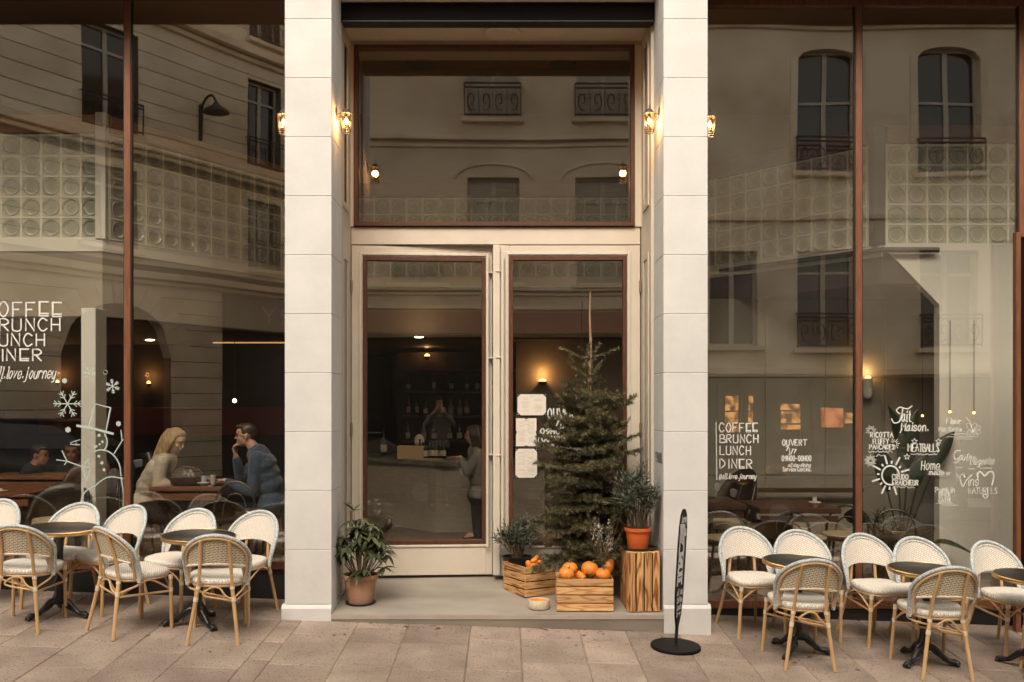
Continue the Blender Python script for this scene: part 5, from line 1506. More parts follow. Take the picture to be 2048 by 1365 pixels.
# ============================================================ HAND LETTERING
G = {
'A': '0228 2842 0535', 'B': '0208 0828374626150 5', 'C': '4738282716140423223 2', }
G = {
'A': '02 28 42|05 35', 'B': '02 08 28 37 36 25 05|25 44 43 32 02', 'C': '37 28 18 06 04 12 22 33', 'D': '02 08 18 36 34 12 02', 'E': '38 08 02 32|05 25', 'F': '02 08 38|05 25',
'E2': '38 08 02 32|03 33', 'G': '37 28 18 06 04 12 22 34 25', 'H': '02 08|32 38|05 35', 'I': '12 18', 'J': '38 33 22 12 03', 'K': '02 08|38 05 32', 'L': '08 02 32', 'M': '02 08 25 48 42',
'N': '02 08 32 38', 'O': '18 06 04 12 22 34 36 28 18', 'P': '02 08 28 37 36 25 05', 'Q': '18 06 04 12 22 34 36 28 18|24 42', 'R': '02 08 28 37 36 25 05|15 32', 'S': '37 28 18 07 16 24 33 22 12 03',
'T': '08 48|28 22', 'U': '08 03 12 22 33 38', 'V': '08 22 48', 'W': '08 12 26 32 48', 'X': '08 42|02 48', 'Y': '08 25 48|25 22', 'Z': '08 48 02 42',
'a': '35 26 15 03 12 22 34|36 33 42', 'b': '08 02|04 16 26 35 33 22 12 03', 'c': '35 26 16 04 03 12 22 33', 'd': '38 32|34 26 16 04 03 12 22 33', 'e': '04 34 35 26 16 05 03 12 22 33', 'f': '37 28 17 12|05 25',
'g': '35 26 16 04 03 12 22 34|36 31 20 10 01', 'h': '08 02|04 16 26 35 32', 'i': '16 12 22|18 17', 'j': '26 21 10 00|28 27', 'k': '08 02|35 04 32', 'l': '08 18 13 12 22', 'm': '02 06|05 16 25 22|25 36 45 42',
'n': '02 06|04 16 26 35 32', 'o': '16 04 03 12 22 34 35 26 16', 'p': '00 06|05 16 26 35 33 22 12 03', 'q': '36 30|34 26 16 04 03 12 22 33', 'r': '02 06|04 16 26 35', 's': '35 26 16 05 14 24 33 22 12 03', 't': '18 13 22 32|06 26',
'u': '06 03 12 22 34|36 32', 'v': '06 12 36', 'w': '06 12 25 32 46', 'x': '06 32|02 36', 'y': '06 03 12 22 34|36 31 20 10', 'z': '06 36 02 32',
'0': '18 06 04 12 22 34 36 28 18', '7': '08 38 12', '9': '35 15 06 17 28 37 34 12', '/': '02 38', '-': '05 25', '.': '12 13', ',': '13 02', ':': '13 14|15 16', '@': '34 25 14 13 22 33 34 36 27 17 06 03 11 21 32', "'": '18 17',
'é': '04 34 35 26 16 05 03 12 22 33|17 28', '2': '07 18 28 37 35 02 32', '1': '06 18 12', ' ': '',
}
ROUND = set('CGOSUJQabcdefghjlmnopqrstuy0@,é')
def glyph(ch):
    if not G.get(ch): return []
    out = []
    for st in G[ch].split('|'):
        pts = [(int(p[0]), int(p[1]) - 2) for p in st.split()]
        if ch in ROUND and len(pts) > 2: pts = [(p.x, p.y) for p in spline([(a, b, 0) for a, b in pts], 3)]
        out.append(pts)
    return out
def stroke(q, pts, w, y=0.0):
    """A flat painted ribbon with blunt ends; pts in (x, z)."""
    n = len(pts)
    if n < 2: return
    P2 = [Vector(p) for p in pts]
    d0 = (P2[1] - P2[0]).normalized(); d1 = (P2[-1] - P2[-2]).normalized()
    P2[0] = P2[0] - d0 * w * .3; P2[-1] = P2[-1] + d1 * w * .3
    o = len(q.v)
    for i, p in enumerate(P2):
        a = P2[max(i - 1, 0)]; b = P2[min(i + 1, n - 1)]; t = (b - a)
        t = t.normalized() if t.length > 1e-9 else Vector((1, 0)); nn = Vector((-t.y, t.x)) * w / 2
        if 0 < i < n - 1:
            t1 = (p - a).normalized(); c = max(.5, abs(t1.dot(t))); nn /= c
        q.v += [(p.x + nn.x, y, p.y + nn.y), (p.x - nn.x, y, p.y - nn.y)]
    for i in range(n - 1): q.f.append((o + 2 * i, o + 2 * i + 1, o + 2 * i + 3, o + 2 * i + 2))
rl = random.Random(2)
def text(q, s, u0, u1, v_top, v_base, wpx, slant=0, alt=None, dy=0.0, tilt=0):
    """Write s between image columns u0..u1 with its capitals from v_top down to v_base (photo pixels, laid out flat)."""
    adv = [(2.6 if ch in 'I.:,\'il' else (2.2 if ch == ' ' else (5.6 if ch in 'MWmw' else 4.6))) for ch in s]; tot = sum(adv) - .9; k = (u1 - u0) / tot; h = (v_base - v_top) / 6; x = u0
    for i, ch in enumerate(s):
        key = alt.get(i, ch) if alt else ch
        jx, jy = rl.uniform(-.12, .12), rl.uniform(-.18, .18)
        for st in glyph(key):
            pts = []
            for a, b in st:
                ux = x + (a + jx) * k + slant * (b) * h; vv = v_base - (b + jy) * h + tilt * (ux - u0); pts.append((ux, vv))
            stroke_px(q, pts, wpx, dy)
        x += adv[i] * k
PLANE = [YW - .0015]
ORG = [Vector((0, 0, 0))]
def stroke_px(q, pts, wpx, dy=0.0):
    Y = PLANE[0]; o = ORG[0]; sc = (Y - YC) / F
    stroke(q, [(X_(u, Y) - o.x, Z_(v, Y) - o.z) for u, v in pts], wpx * sc, Y - o.y + dy - rl.uniform(0, .0004))
def curve(q, pts, w, n=5): stroke_px(q, [(p.x, p.y) for p in spline([(a, b, 0) for a, b in pts], n)], w)
def dot(q, u, v, r):
    for a in (0, 1, 2): stroke_px(q, [(u - r * .5 * math.cos(a), v - r * .5 * math.sin(a)), (u + r * .5 * math.cos(a), v + r * .5 * math.sin(a))], r * 1.7)
def scribble(q, u0, u1, v, h, w, seed):
    r_ = random.Random(seed); pts = []; x = u0
    while x < u1: pts.append((x, v + r_.uniform(-h, h) * .5)); x += h * .55
    curve(q, pts, w, 2)
def sun_(q, u, v, r, R_, n, w, a0=0, a1=2 * PI, ring=1):
    curve(q, [(u + r * math.cos(a), v + r * math.sin(a)) for a in np.linspace(a0, a1, 18)], w * ring)
    for k in range(n):
        a = a0 + (a1 - a0) * (k + .5) / n; e = 1 if k % 2 else .78
        stroke_px(q, [(u + (r + w * 1.6) * math.cos(a), v + (r + w * 1.6) * math.sin(a)), (u + R_ * e * math.cos(a), v + R_ * e * math.sin(a))], w * ring)
def star(q, u, v, r, w): stroke_px(q, [(u + r * (1 if i % 2 == 0 else .45) * math.sin(i * PI / 5), v - r * (1 if i % 2 == 0 else .45) * math.cos(i * PI / 5)) for i in range(11)], w)
def heart(q, u, v, r, w, ang=0):
    pts = [(16 * math.sin(t) ** 3, -(13 * math.cos(t) - 5 * math.cos(2 * t) - 2 * math.cos(3 * t) - math.cos(4 * t))) for t in np.linspace(0, 2 * PI, 26)]; c, s = math.cos(ang), math.sin(ang)
    stroke_px(q, [(u + r / 16 * (a * c - b * s), v + r / 16 * (a * s + b * c)) for a, b in pts], w)
def flake(q, u, v, r, w, a0=0):
    for k in range(6):
        a = a0 + k * PI / 3; c, s = math.cos(a), math.sin(a); stroke_px(q, [(u, v), (u + r * c, v + r * s)], w)
        for f, l in ((.45, .3), (.72, .3)):
            for sg in (-1, 1): b = a + sg * .75; stroke_px(q, [(u + r * f * c, v + r * f * s), (u + r * f * c + r * l * math.cos(b), v + r * f * s + r * l * math.sin(b))], w * .8)
def done(q, win, name, label, m_='marker'):
    o = q.build(name, m_, win, label=label, fix=False); return o
ORG[0] = Vector(swl.location)
q = MB()
text(q, 'COFFEE', -28, 127, 605, 633, 2.9, alt={2: 'F', 3: 'F', 4: 'E2', 5: 'E2'}); text(q, 'BRUNCH', -26, 123, 638, 662, 2.9); text(q, 'LUNCH', -26, 92, 668, 692, 2.9); text(q, 'DINER', -26, 86, 699, 722, 2.9, alt={3: 'E2'})
text(q, '@all.love.journey', -22, 110, 735, 757, 1.9, .25)
done(q, swl, 'lettering', 'white hand lettering COFFEE BRUNCH LUNCH DINER on the left window')
q = MB()
_sp = stroke_px
def stroke_px(q, pts, wpx, dy=0.0): _sp(q, pts, wpx * .78, dy)
flake(q, 135, 808, 28, 2.6); flake(q, 225, 773, 14, 2.2, .4); flake(q, 178, 747, 13, 1.4, .2)
for u, v, r_ in ((129, 762, 5), (211, 745, 4.5), (136, 860, 5.5), (237, 848, 5), (0, 762, 3), (198, 871, 3), (205, 884, 2.6), (199, 889, 2.4), (193, 893, 2.2), (190, 895, 2), (198, 913, 3), (204, 926, 3.4), (208, 940, 3)): dot(q, u, v, r_)
stroke_px(q, [(178, 852), (190, 808), (221, 816), (212, 862)], 3); stroke_px(q, [(154, 852), (182, 856), (226, 868)], 6)
curve(q, [(160, 880), (146, 884), (142, 889), (160, 890)], 2); stroke_px(q, [(152, 882), (152, 889)], 1.4)
curve(q, [(209, 868), (214, 880), (213, 893), (207, 902)], 3.4); curve(q, [(186, 904), (205, 900), (225, 909), (238, 928), (242, 952)], 3.2); curve(q, [(188, 974), (205, 960), (222, 954), (247, 958)], 3)
curve(q, [(178, 918), (169, 930), (168, 948), (171, 962)], 3); curve(q, [(172, 915), (176, 922), (180, 938), (174, 960)], 2)
curve(q, [(188, 972), (166, 990), (160, 1030), (170, 1062)], 3); curve(q, [(242, 955), (247, 990), (246, 1030)], 3)
stroke_px(q, [(124, 902), (134, 923), (160, 932), (178, 936)], 3); stroke_px(q, [(113, 920), (134, 923)], 2.4); stroke_px(q, [(134, 923), (129, 930)], 2.2)
stroke_px(q, [(228, 908), (244, 882), (242, 861)], 2.6); stroke_px(q, [(244, 882), (250, 877)], 2.4)
stroke_px = _sp
done(q, swl, 'snowman_drawing', 'pale snowman with top hat and snowflakes drawn on the pane', 'marker_green')
ORG[0] = Vector(swr.location)
q = MB(); stroke_px(q, [(1432, 845), (1433, 900), (1434, 960)], 1.6)
text(q, 'COFFEE', 1439, 1517, 847, 864, 2.1, alt={4: 'E2', 5: 'E2'}); text(q, 'BRUNCH', 1440, 1518, 870, 886, 2.1); text(q, 'LUNCH', 1440, 1503, 893, 910, 2.1); text(q, 'DINER', 1440, 1506, 919, 937, 2.1, alt={3: 'E2'})
text(q, '@all.love.journey', 1438, 1512, 948, 958, 1.4, .25)
done(q, swr, 'lettering', 'white lettering COFFEE BRUNCH LUNCH DINER beside the right pillar')
q = MB(); text(q, 'OUVERT', 1565, 1613, 880, 891, 1.9, alt={3: 'E'}); text(q, '7', 1571, 1578, 894, 902, 1.7); text(q, 'j', 1577, 1581, 897, 907, 1.6); text(q, '/', 1582, 1587, 898, 909, 1.6); text(q, '7', 1586, 1594, 899, 907, 1.7)
text(q, '09H00-00H00', 1564, 1623, 912, 922, 1.7); text(q, 'all day dining', 1576, 1621, 927, 934, 1.1, .25); text(q, 'Service Continu.', 1566, 1623, 935, 943, 1.2)
done(q, swr, 'lettering', 'white lettering OUVERT with opening hours')
q = MB()
curve(q, [(1824, 812), (1815, 818), (1800, 815), (1793, 822), (1800, 828)], 2.2); curve(q, [(1806, 816), (1803, 832), (1798, 844), (1788, 846), (1783, 838)], 2.4)
text(q, 'ait', 1803, 1824, 822, 843, 2.2, .05); text(q, 'Maison.', 1802, 1857, 846, 862, 2.1, .1); curve(q, [(1804, 858), (1800, 866)], 2)
done(q, swr, 'lettering', 'white script lettering Fait Maison')
q = MB(); text(q, 'RICOTTA', 1741, 1786, 865, 875, 1.9); text(q, 'FLUFFY', 1746, 1777, 878, 888, 1.6); text(q, 'PANCAKES', 1739, 1790, 890, 899, 1.8)
scribble(q, 1737, 1786, 904, 4, 1.1, 1); scribble(q, 1752, 1770, 911, 4, 1.1, 2); sun_(q, 1742, 862, 4.5, 11, 11, 1.1, 2.2, 6.6); sun_(q, 1789, 888, 4.5, 11, 10, 1.1, 3.6, 8.4); sun_(q, 1741, 922, 4, 12, 18, 1.3)
done(q, swr, 'lettering', 'white lettering RICOTTA FLUFFY PANCAKES with little suns')
q = MB(); text(q, 'MEATBALLS', 1816, 1879, 888, 903, 2.0, tilt=.01); scribble(q, 1822, 1877, 909, 4, 1.1, 3); star(q, 1829, 883, 6, 1.1); star(q, 1877, 883, 6, 1.1); star(q, 1814, 914, 6, 1.2)
done(q, swr, 'lettering', 'white lettering MEATBALLS between three stars')
q = MB(); text(q, 'CRUDO', 1785, 1817, 949, 959, 1.8); text(q, 'FRAICHEUR', 1785, 1837, 961, 971, 1.8); scribble(q, 1792, 1830, 975, 3, 1, 4)
curve(q, [(1798 + 0 * a, 0) if False else (1781 + 17 * math.cos(a), 951 + 19 * math.sin(a)) for a in np.linspace(1.2, 6.1, 18)], 3.2)
for k, a in enumerate(np.linspace(1.25, 6.0, 13)):
    e = 26 if k % 2 else 38; stroke_px(q, [(1781 + 23 * math.cos(a), 951 + 24 * math.sin(a)), (1781 + e * math.cos(a), 951 + (e + 2) * math.sin(a))], 3.4)
done(q, swr, 'lettering', 'white lettering CRUDO FRAICHEUR in a big rayed sun')
q = MB(); text(q, 'Home', 1842, 1880, 922, 940, 1.7, .1); text(q, 'made', 1858, 1888, 940, 950, 1.7, .1); 
heart(q, 1896, 948, 3, 1.8); done(q, swr, 'lettering', 'white script lettering Home made with a heart')
q = MB(); text(q, 'Fleur', 1893, 1924, 837, 848, 1.6, .08); text(q, 'Pétillante.', 1878, 1927, 855, 863, 1.2); scribble(q, 1902, 1936, 868, 3, .8, 5); scribble(q, 1893, 1940, 874, 3, .7, 6); scribble(q, 1913, 1945, 879, 3, .6, 7)
for a, l in ((-2.2, 18), (-1.2, 17), (-.5, 18), (.2, 17), (.9, 16), (1.7, 13), (2.6, 12)):
    c, s = math.cos(a), math.sin(a); b = (1945, 862); curve(q, [b, (b[0] + l * .6 * c - s * 5, b[1] + l * .6 * s + c * 5), (b[0] + l * c, b[1] + l * s), (b[0] + l * .6 * c + s * 5, b[1] + l * .6 * s - c * 5), b], .7)
curve(q, [(1932, 835), (1940, 845), (1945, 862)], 1.1); done(q, swr, 'lettering', 'white lettering Fleur Pétillante with a flower')
q = MB(); curve(q, [(1922, 902), (1912, 902), (1908, 912), (1912, 920), (1920, 914), (1914, 926), (1908, 925)], 1.6); text(q, 'aufre', 1918, 1950, 906, 920, 1.4, .2, tilt=.1); text(q, 'Liégeoise', 1940, 1989, 916, 930, 1.2, .2, tilt=-.02)
scribble(q, 1912, 1928, 936, 3, .8, 8); scribble(q, 1936, 1952, 938, 3, .8, 9); scribble(q, 1960, 1984, 937, 3, .8, 10); done(q, swr, 'lettering', 'faint white script lettering Gaufre Liégeoise')
q = MB(); curve(q, [(1913, 948), (1918, 956), (1924, 948), (1930, 956), (1928, 948)], 1.2); curve(q, [(1920, 958), (1926, 974), (1932, 962), (1944, 950)], 1.8); text(q, 'ins', 1934, 1958, 954, 972, 1.5, .12)
curve(q, [(1956, 956), (1955, 948), (1961, 944), (1970, 952), (1978, 944), (1987, 947), (1987, 958), (1984, 970)], 3.0); text(q, 'NATURELS', 1937, 1996, 976, 988, 1.2); heart(q, 1971, 993, 5, 2.2); done(q, swr, 'lettering', 'white lettering Vins NATURELS with a heart')
q = MB(); text(q, 'Pumkin', 1871, 1910, 975, 985, 1.6); text(q, 'SPICE', 1877, 1902, 987, 995, 1.5); text(q, 'LATTE', 1878, 1903, 998, 1005, 1.5); scribble(q, 1871, 1906, 1007, 3, .8, 11); scribble(q, 1884, 1918, 1011, 3, .8, 12)
done(q, swr, 'lettering', 'white lettering Pumkin SPICE LATTE')
# on the right door pane
PLANE[0] = YD - .0095; ORG[0] = Vector((X_(1280, YD), YD, .20))
q = MB(); text(q, 'OUVERT', 1096, 1160, 818, 836, 2.9); text(q, '7', 1111, 1120, 839, 852, 2.6); text(q, 'j', 1119, 1124, 842, 856, 2.2); text(q, '/', 1126, 1133, 842, 856, 2.2); text(q, '7', 1132, 1144, 842, 852, 2.4)
text(q, '09H00-', 1082, 1140, 858, 868, 2.6); text(q, '00H00', 1084, 1130, 873, 883, 2.5); text(q, 'all day dining', 1095, 1160, 890, 902, 1.4, .2); stroke_px(q, [(1074, 893), (1081, 860)], 1.4)
done(q, dr, 'lettering', 'white lettering OUVERT with opening hours, half hidden by the fir')
# menus taped to the pane
for u0, u1, v0, v1, cut, lb in ((1035, 1092, 789, 831, True, 'wide menu sheet in a black corner holder, topmost on the right door'), (1032, 1073, 837, 893, False, 'upright menu sheet held by black clips, middle of the right door'),
                           (1031, 1074, 898, 956, True, 'upright menu sheet with black corners, lowest on the right door')):
    Ym = YD - .012; c = P((u0 + u1) / 2, (v0 + v1) / 2, Ym); w = (u1 - u0) * (Ym - YC) / F / 2; h = (v1 - v0) * (Ym - YC) / F / 2
    t = thing('menu_sheet', lb, 'menu', c, 0, 'menu sheets on the right door'); k = .028 if cut else 0
    q = MB(); q.bbox(-w - .006, w + .006, .0, .003, -h - .006, h + .006, .001); q.build('holder', 'holder_black', t)
    q = MB(); poly = [(-w + k, -h), (w - k, -h), (w, -h + k), (w, h - k), (w - k, h), (-w + k, h), (-w, h - k), (-w, -h + k)] if cut else [(-w, -h), (w, -h), (w, h), (-w, h)]
    q.prism(poly, -.002, -.0002); q.build('paper', 'paper', t)
    q = MB(); r_ = random.Random(int(u0 + v0)); nl = int(h * 2 / .011)
    q.box(-.02, .02, -.0026, -.0021, h - .024, h - .021)
    for i in range(3, nl - 2):
        for cx_ in ((-w * .45, w * .45) if w > .1 or i % 5 else (0,)):
            if r_.random() < .8: l = w * r_.uniform(.18, .36); q.box(cx_ - l, cx_ + l, -.0026, -.0021, h - i * .011 - .0022, h - i * .011)
    q.build('print', 'ink_pale', t, kind='stuff')
    if not cut:
        for a, b in ((0, h), (0, -h), (-w, 0), (w, 0)):
            q = MB(); q.bbox(a - .012 if a == 0 else a - .006, a + .012 if a == 0 else a + .006, -.005, -.0021, b - .006 if a == 0 else -.014, b + .006 if a == 0 else .014, .001); q.build('clip', 'holder_black', t)
    else:
        for a in (-1, 1):
            for b in (-1, 1):
                q = MB(); q.ball((a * (w - .006), -.003, b * (h - .006)), .004, 6); q.build('stud', 'porcelain', t)
# black letters on the inner face of the right pillar
q = MB(); s_ = 'JOURNEY'; H_ = .075; y0 = .06
for i, ch in enumerate(s_):
    for st in glyph(ch):
        stroke(q, [(y0 + i * .052 + a * .010, b * H_ / 6) for a, b in st], .012, 0)
q.v = [(-.0012, a, c) for a, b, c in [(v[0], v[1], v[2]) for v in q.v]]
o = q.build('lettering', 'letter_black', pr_, loc=(1.268 - pr_.location.x, .0, Z_(925, .2)), label='black letters on the inner face of the pillar', fix=False)
# flag sign face (its own flat space: x across, z up) on both sides
for sd in (-1, 1):
    q = MB(); rs = random.Random(4)
    def sw(s, z, cx, h, kx, w):
        x = cx - len(s) * 4.4 * kx / 2
        for ch in s:
            for st in glyph(ch): stroke(q, [((x + a * kx) * (1 if sd < 0 else -1), z + b * h / 6) for a, b in st], w, sd * .0068)
            x += 4.6 * kx
    sw('Journey', .79, 0, .05, .0050, .010)
    for i, ch in enumerate('BRUNCH'): sw(ch, .70 - i * .075, 0, .062, .044, .034)
    sw('all day', .245, 0, .04, .0055, .010); sw('Coffee', .185, 0, .04, .006, .010); sw('Lunch', .130, 0, .04, .006, .010); sw('Diner', .080, 0, .035, .0055, .009)
    q.build('lettering', 'sign_white', SIGN, fix=False)
# fascia letters across the street
q = MB(); tF, a_, b_ = FASCIA; kx = .11
for i, ch in enumerate('CLERY'):
    for st in glyph(ch): stroke(q, [(a_ + .1 + i * .56 + a * kx, 3.84 + b * .42 / 6) for a, b in st], .05, -.125)
q.build('lettering', 'limestone_b', tF, fix=False)
# ============================================================ INSIDE THE CAFE
def inner_chair(label, x, y, zf, rz, cushion=True, m_='bistro_dark', h=.80):
    t = thing('bentwood_chair', label, 'chair', (x, y, zf), rz, 'dark bentwood chairs inside the café')
    q = MB(); q.lathe([(0, .44), (.19, .44), (.20, .45), (.20, .462), (.19, .468), (0, .468)], 28); q.build('seat', m_, t, True)
    if cushion: q = MB(); q.lathe([(0, .469), (.185, .469), (.195, .485), (.185, .50), (0, .508)], 28); q.build('cushion', 'seat_cream', t, True)
    pts = [(.19 * math.cos(a), -.17 - .04 * math.sin(a), .47 + (h - .47) * max(0, math.sin(a)) ** .75) for a in np.linspace(0, PI, 22)]
    q = MB(); q.tube(pts, .012, 7); q.build('back_hoop', m_, t, True)
    q = MB(); pts = [(.11 * math.cos(a), -.17 - .04 * math.sin(a), .47 + (h - .58) * max(0, math.sin(a)) ** .8) for a in np.linspace(0, PI, 16)]; q.tube(pts, .008, 6); q.build('inner_hoop', m_, t, True)
    for a in (45, 135, 225, 315):
        c, s = math.cos(R(a)), math.sin(R(a)); q = MB(); q.tube([(.15 * c, .15 * s, .44), (.21 * c, .21 * s, 0)], .013, 7); q.build('leg', m_, t, True)
    return t
def shell_chair(label, x, y, zf, rz, h=.82, m_='bistro_dark'):
    """Round-backed upholstered chair."""
    t = thing('round_back_chair', label, 'chair', (x, y, zf), rz, 'round-backed dark chairs inside the café')
    q = MB(); n = 20; vs = []; fs = []
    for j in range(6):
        z = lerp(.30, h, j / 5)
        for i in range(n + 1):
            a = lerp(-.15, PI + .15, i / n); top = .30 + (h - .30) * (.35 + .65 * math.sin(min(max(a, 0), PI)) ** .6); zz = lerp(.30, top, j / 5)
            vs.append((.25 * math.cos(a), -.23 * math.sin(a) , zz))
    for j in range(5):
        for i in range(n): a = j * (n + 1) + i; fs.append((a, a + 1, a + n + 2, a + n + 1))
    q.add(vs, fs); o = q.build('backrest', m_, t, 'all', fix=False); md = o.modifiers.new('thickness', 'SOLIDIFY'); md.thickness = .03
    q = MB(); q.lathe([(0, .36), (.21, .36), (.22, .40), (.21, .45), (0, .46)], 24); q.build('seat', 'seat_cream', t, True)
    for a in (45, 135, 225, 315):
        c, s = math.cos(R(a)), math.sin(R(a)); q = MB(); q.tube([(.15 * c, .15 * s, .36), (.19 * c, .19 * s, 0)], .014, 7); q.build('leg', 'dark_wood', t, True)
    return t
zl, zr = .28, .08
inner_chair('dark hooped chair with its back to the glass below the carafe', X_(458, 1.05), 1.05, zl, R(180), False, h=.78)
inner_chair('dark chair under the blonde woman', W(286, 1010).x, 1.64, zl, R(-90), False)
inner_chair('dark chair under the man in navy', W(547, 1010).x, 1.64, zl, R(90), False)
shell_chair('dark round-backed chair before the white column at the far left', X_(112, 1.15), 1.18, zl, R(180), .77)
shell_chair('dark round-backed chair right behind the second chair from the left', X_(232, 1.9), 1.9, zl, R(-60), .74)
inner_table('long wooden table at the far left behind the COFFEE lettering', -5.6, X_(66, 1.5), 1.42, 2.1, Z_(985, 1.5), zl)
inner_table('dark wooden table in the back left with the two dim guests', W2(10, 0).x, W2(180, 0).x, 2.5, 3.1, 1.02, zl)
shell_chair('brown round-backed chair turned from the street behind the snowman', X_(160, 2.2), 2.25, zl, R(170), .95, 'dark_wood')
q = MB(); q.lathe([(0, 0), (.05, 0), (.07, .012), (.03, .014), (.02, .03), (0, .03)], 20); tag(q.build('dish', 'porcelain', smooth=True, loc=(X_(0, 1.55), 1.55, Z_(985, 1.5) + .001)), 'white dish on the long table at the left edge', 'dish')
# right room
inner_table('dark brown wooden table behind the right window with a sugar bowl on it', X_(1500, 1.7), X_(1672, 1.5), 1.35, 2.15, .80, zr, 'dark_wood', .05)
inner_table('dark brown wooden table beside the right pillar behind the glass', 1.75, X_(1478, 1.8), 1.5, 2.3, .82, zr, 'dark_wood', .05)
inner_chair('hooped dark chair with cream cushion under the right table', X_(1612, 1.05), 1.08, zr, R(200), True, h=.70)
inner_chair('hooped dark chair with cream cushion left of the right table', X_(1452, 1.0), 1.05, zr, R(170), True, h=.70)
inner_chair('hooped dark chair with cream cushion behind the mullion', X_(1690, 1.25), 1.28, zr, R(150), True, h=.74)
shell_chair('black round-backed chair behind the Journey handle lettering', X_(1467, 2.6), 2.7, zr, R(120), 1.0)
inner_chair('hooped dark chair before the tall plant behind the pane', X_(1800, 1.2), 1.22, zr, R(170), False, h=.70)
q = MB(); q.bbox(-.18, .18, -.10, .10, 0, .17, .01); tag(q.build('cushioned_stool', 'seat_cream', loc=(X_(1536, 1.7), 1.9, .45)), 'cream box seat seen under the right table', 'stool')
q = MB(); q.bbox(-.15, .15, -.08, .08, 0, .37, .01); tag(q.build('stool_base', 'dark_wood', loc=(X_(1536, 1.7), 1.9, .08)), 'dark block base beneath the cream box seat', 'stool base')
Ys = 1.50
t = thing('sugar_bowl', 'white sugar bowl with paper sachets on the right table', 'bowl', (X_(1630, Ys), Ys, .801))
q = MB(); q.lathe([(0, 0), (.025, 0), (.038, .035), (.058, .040), (.058, .045), (.030, .042), (0, .02)], 24); q.build('dish', 'porcelain', t, True)
for i in range(5): q = MB(); q.bbox(-.006 + i * .007 - .014, -.001 + i * .007 - .014, -.018, .018, .035, .085 + .012 * math.sin(i * 2), .001); q.build('sachet', 'porcelain', t)
# wall lights
def pill(label, x, y, z):
    t = thing('wall_sconce', label, 'wall light', (x, y, z))
    q = MB(); q.lathe([(0, -.15), (.03, -.145), (.048, -.115), (.05, -.08), (.05, .085), (.044, .085), (.044, -.07), (0, -.08)], 20); q.build('shade', 'porcelain', t, True)
    q = MB(); q.ball((0, 0, .075), (.038, .038, .045), 12); q.build('lamp', 'glow_warm', t, True)
    L = bpy.data.objects.new('sconce_light', bpy.data.lights.new('sconce_light', 'POINT')); COL.objects.link(L); L.parent = t; L.location = (0, -.02, .16); L.data.energy = 1.0; L.data.color = (1, .55, .22); L.data.shadow_soft_size = .03
pill('white capsule wall light glowing at its top on the grey wall', X_(1735, 3.28), 3.27, Z_(772, 3.28))
def uplight(label, x, y, z, e=1.5, w=.07):
    t = thing('wall_uplighter', label, 'wall light', (x, y, z), 0, 'small glowing uplighters inside')
    q = MB(); q.lathe([(0, -.03), (w * .6, -.028), (w * .8, 0), (w, .02), (w * .9, .02), (0, .0)], 16); q.build('shade', 'dark_wood', t, True)
    q = MB(); q.lathe([(0, .012), (w * .85, .014), (w * .6, .045), (0, .06)], 14); q.build('lamp', 'glow_warm', t, True)
    L = bpy.data.objects.new('uplight', bpy.data.lights.new('uplight', 'POINT')); COL.objects.link(L); L.parent = t; L.location = (0, -.03, .12); L.data.energy = e; L.data.color = (1, .48, .16); L.data.shadow_soft_size = .03
m = MB(); m.box(.15, 2.2, 5.3, 5.4, .19, 2.62); struct(m.build('bar_side_wall', 'inner_wall'))
uplight('warm uplighter on the wall seen through the right door', X_(1085, 5.2), 5.22, Z_(766, 5.2), 1.1)
uplight('warm uplighter above the bar shelves seen through the left door', X_(853, 6.2), 6.3, Z_(715, 6.2), 1.0, .05)
uplight('amber uplighter in the middle of the left room', X_(292, 5.5), 5.6, Z_(770, 5.5), 1.2, .035)
uplight('amber uplighter below the journey lettering at left', X_(108, 5.5), 5.6, Z_(768, 5.5), 1.2, .03)
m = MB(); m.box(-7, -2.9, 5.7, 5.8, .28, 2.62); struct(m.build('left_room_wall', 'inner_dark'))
q = MB(); q.bbox(-6.5, -2.95, 5.60, 5.698, Z_(870, 5.6), Z_(815, 5.6), .01); mat('banquette_red', (.16, .018, .012), .7); tag(q.build('banquette', 'banquette_red'), 'dark red padded band along the back wall of the left room', 'banquette')
for i, (u, v, Y, r_, lb) in enumerate(((838, 674, 3.0, .035, 'recessed ceiling spot glowing above the bar'), (300, 680, 2.6, .035, 'recessed ceiling spot glowing in the left room'))):
    Yc = 7.6; L_ = (2.62 - ZE) * F / (V0 - v); Y = L_ + YC
    q = MB(); q.lathe([(0, 0), (.05, 0), (.055, -.006), (.045, -.008), (0, -.004)], 18); o = tag(q.build('ceiling_spot', 'glow_spot', smooth=True, loc=(X_(u, Y), Y, 2.619)), lb, 'ceiling light', 'small recessed spots'); 
q = MB(); q.bbox(-.55, .55, -.03, .03, -.02, 0, .005); tag(q.build('cove_light', 'glow_cove', loc=(X_(508, 5.2), 5.2, Z_(684, 5.2))), 'long warm cove light at the ceiling above the man', 'ceiling light')
def bulb_at(u, v, Y, lb, r_=.03, m_='glow_spot'):
    p = P(u, v, Y); q = MB(); q.ball((0, 0, 0), r_, 10); t = thing('pendant_lamp', lb, 'pendant lamp', p); q.build('bulb', m_, t, True)
    q = MB(); q.tube([(0, 0, r_), (0, 0, 2.62 - p.z if p.z < 2.62 else 6.9 - p.z)], .004, 5); q.build('cord', 'bistro_dark', t)
bulb_at(469, 802, 3.4, 'small bright bulb hanging above the couple', .022)
for i, (u, lb) in enumerate(((1845, 'first little hanging bulb before the white wall'), (1900, 'second little hanging bulb before the white wall, over Fleur'), (1948, 'third little hanging bulb before the white wall, over the drawn flower'))):
    bulb_at(u, (832, 824, 826)[i], 1.9 if i else 2.9, lb, .014, 'glow_warm')
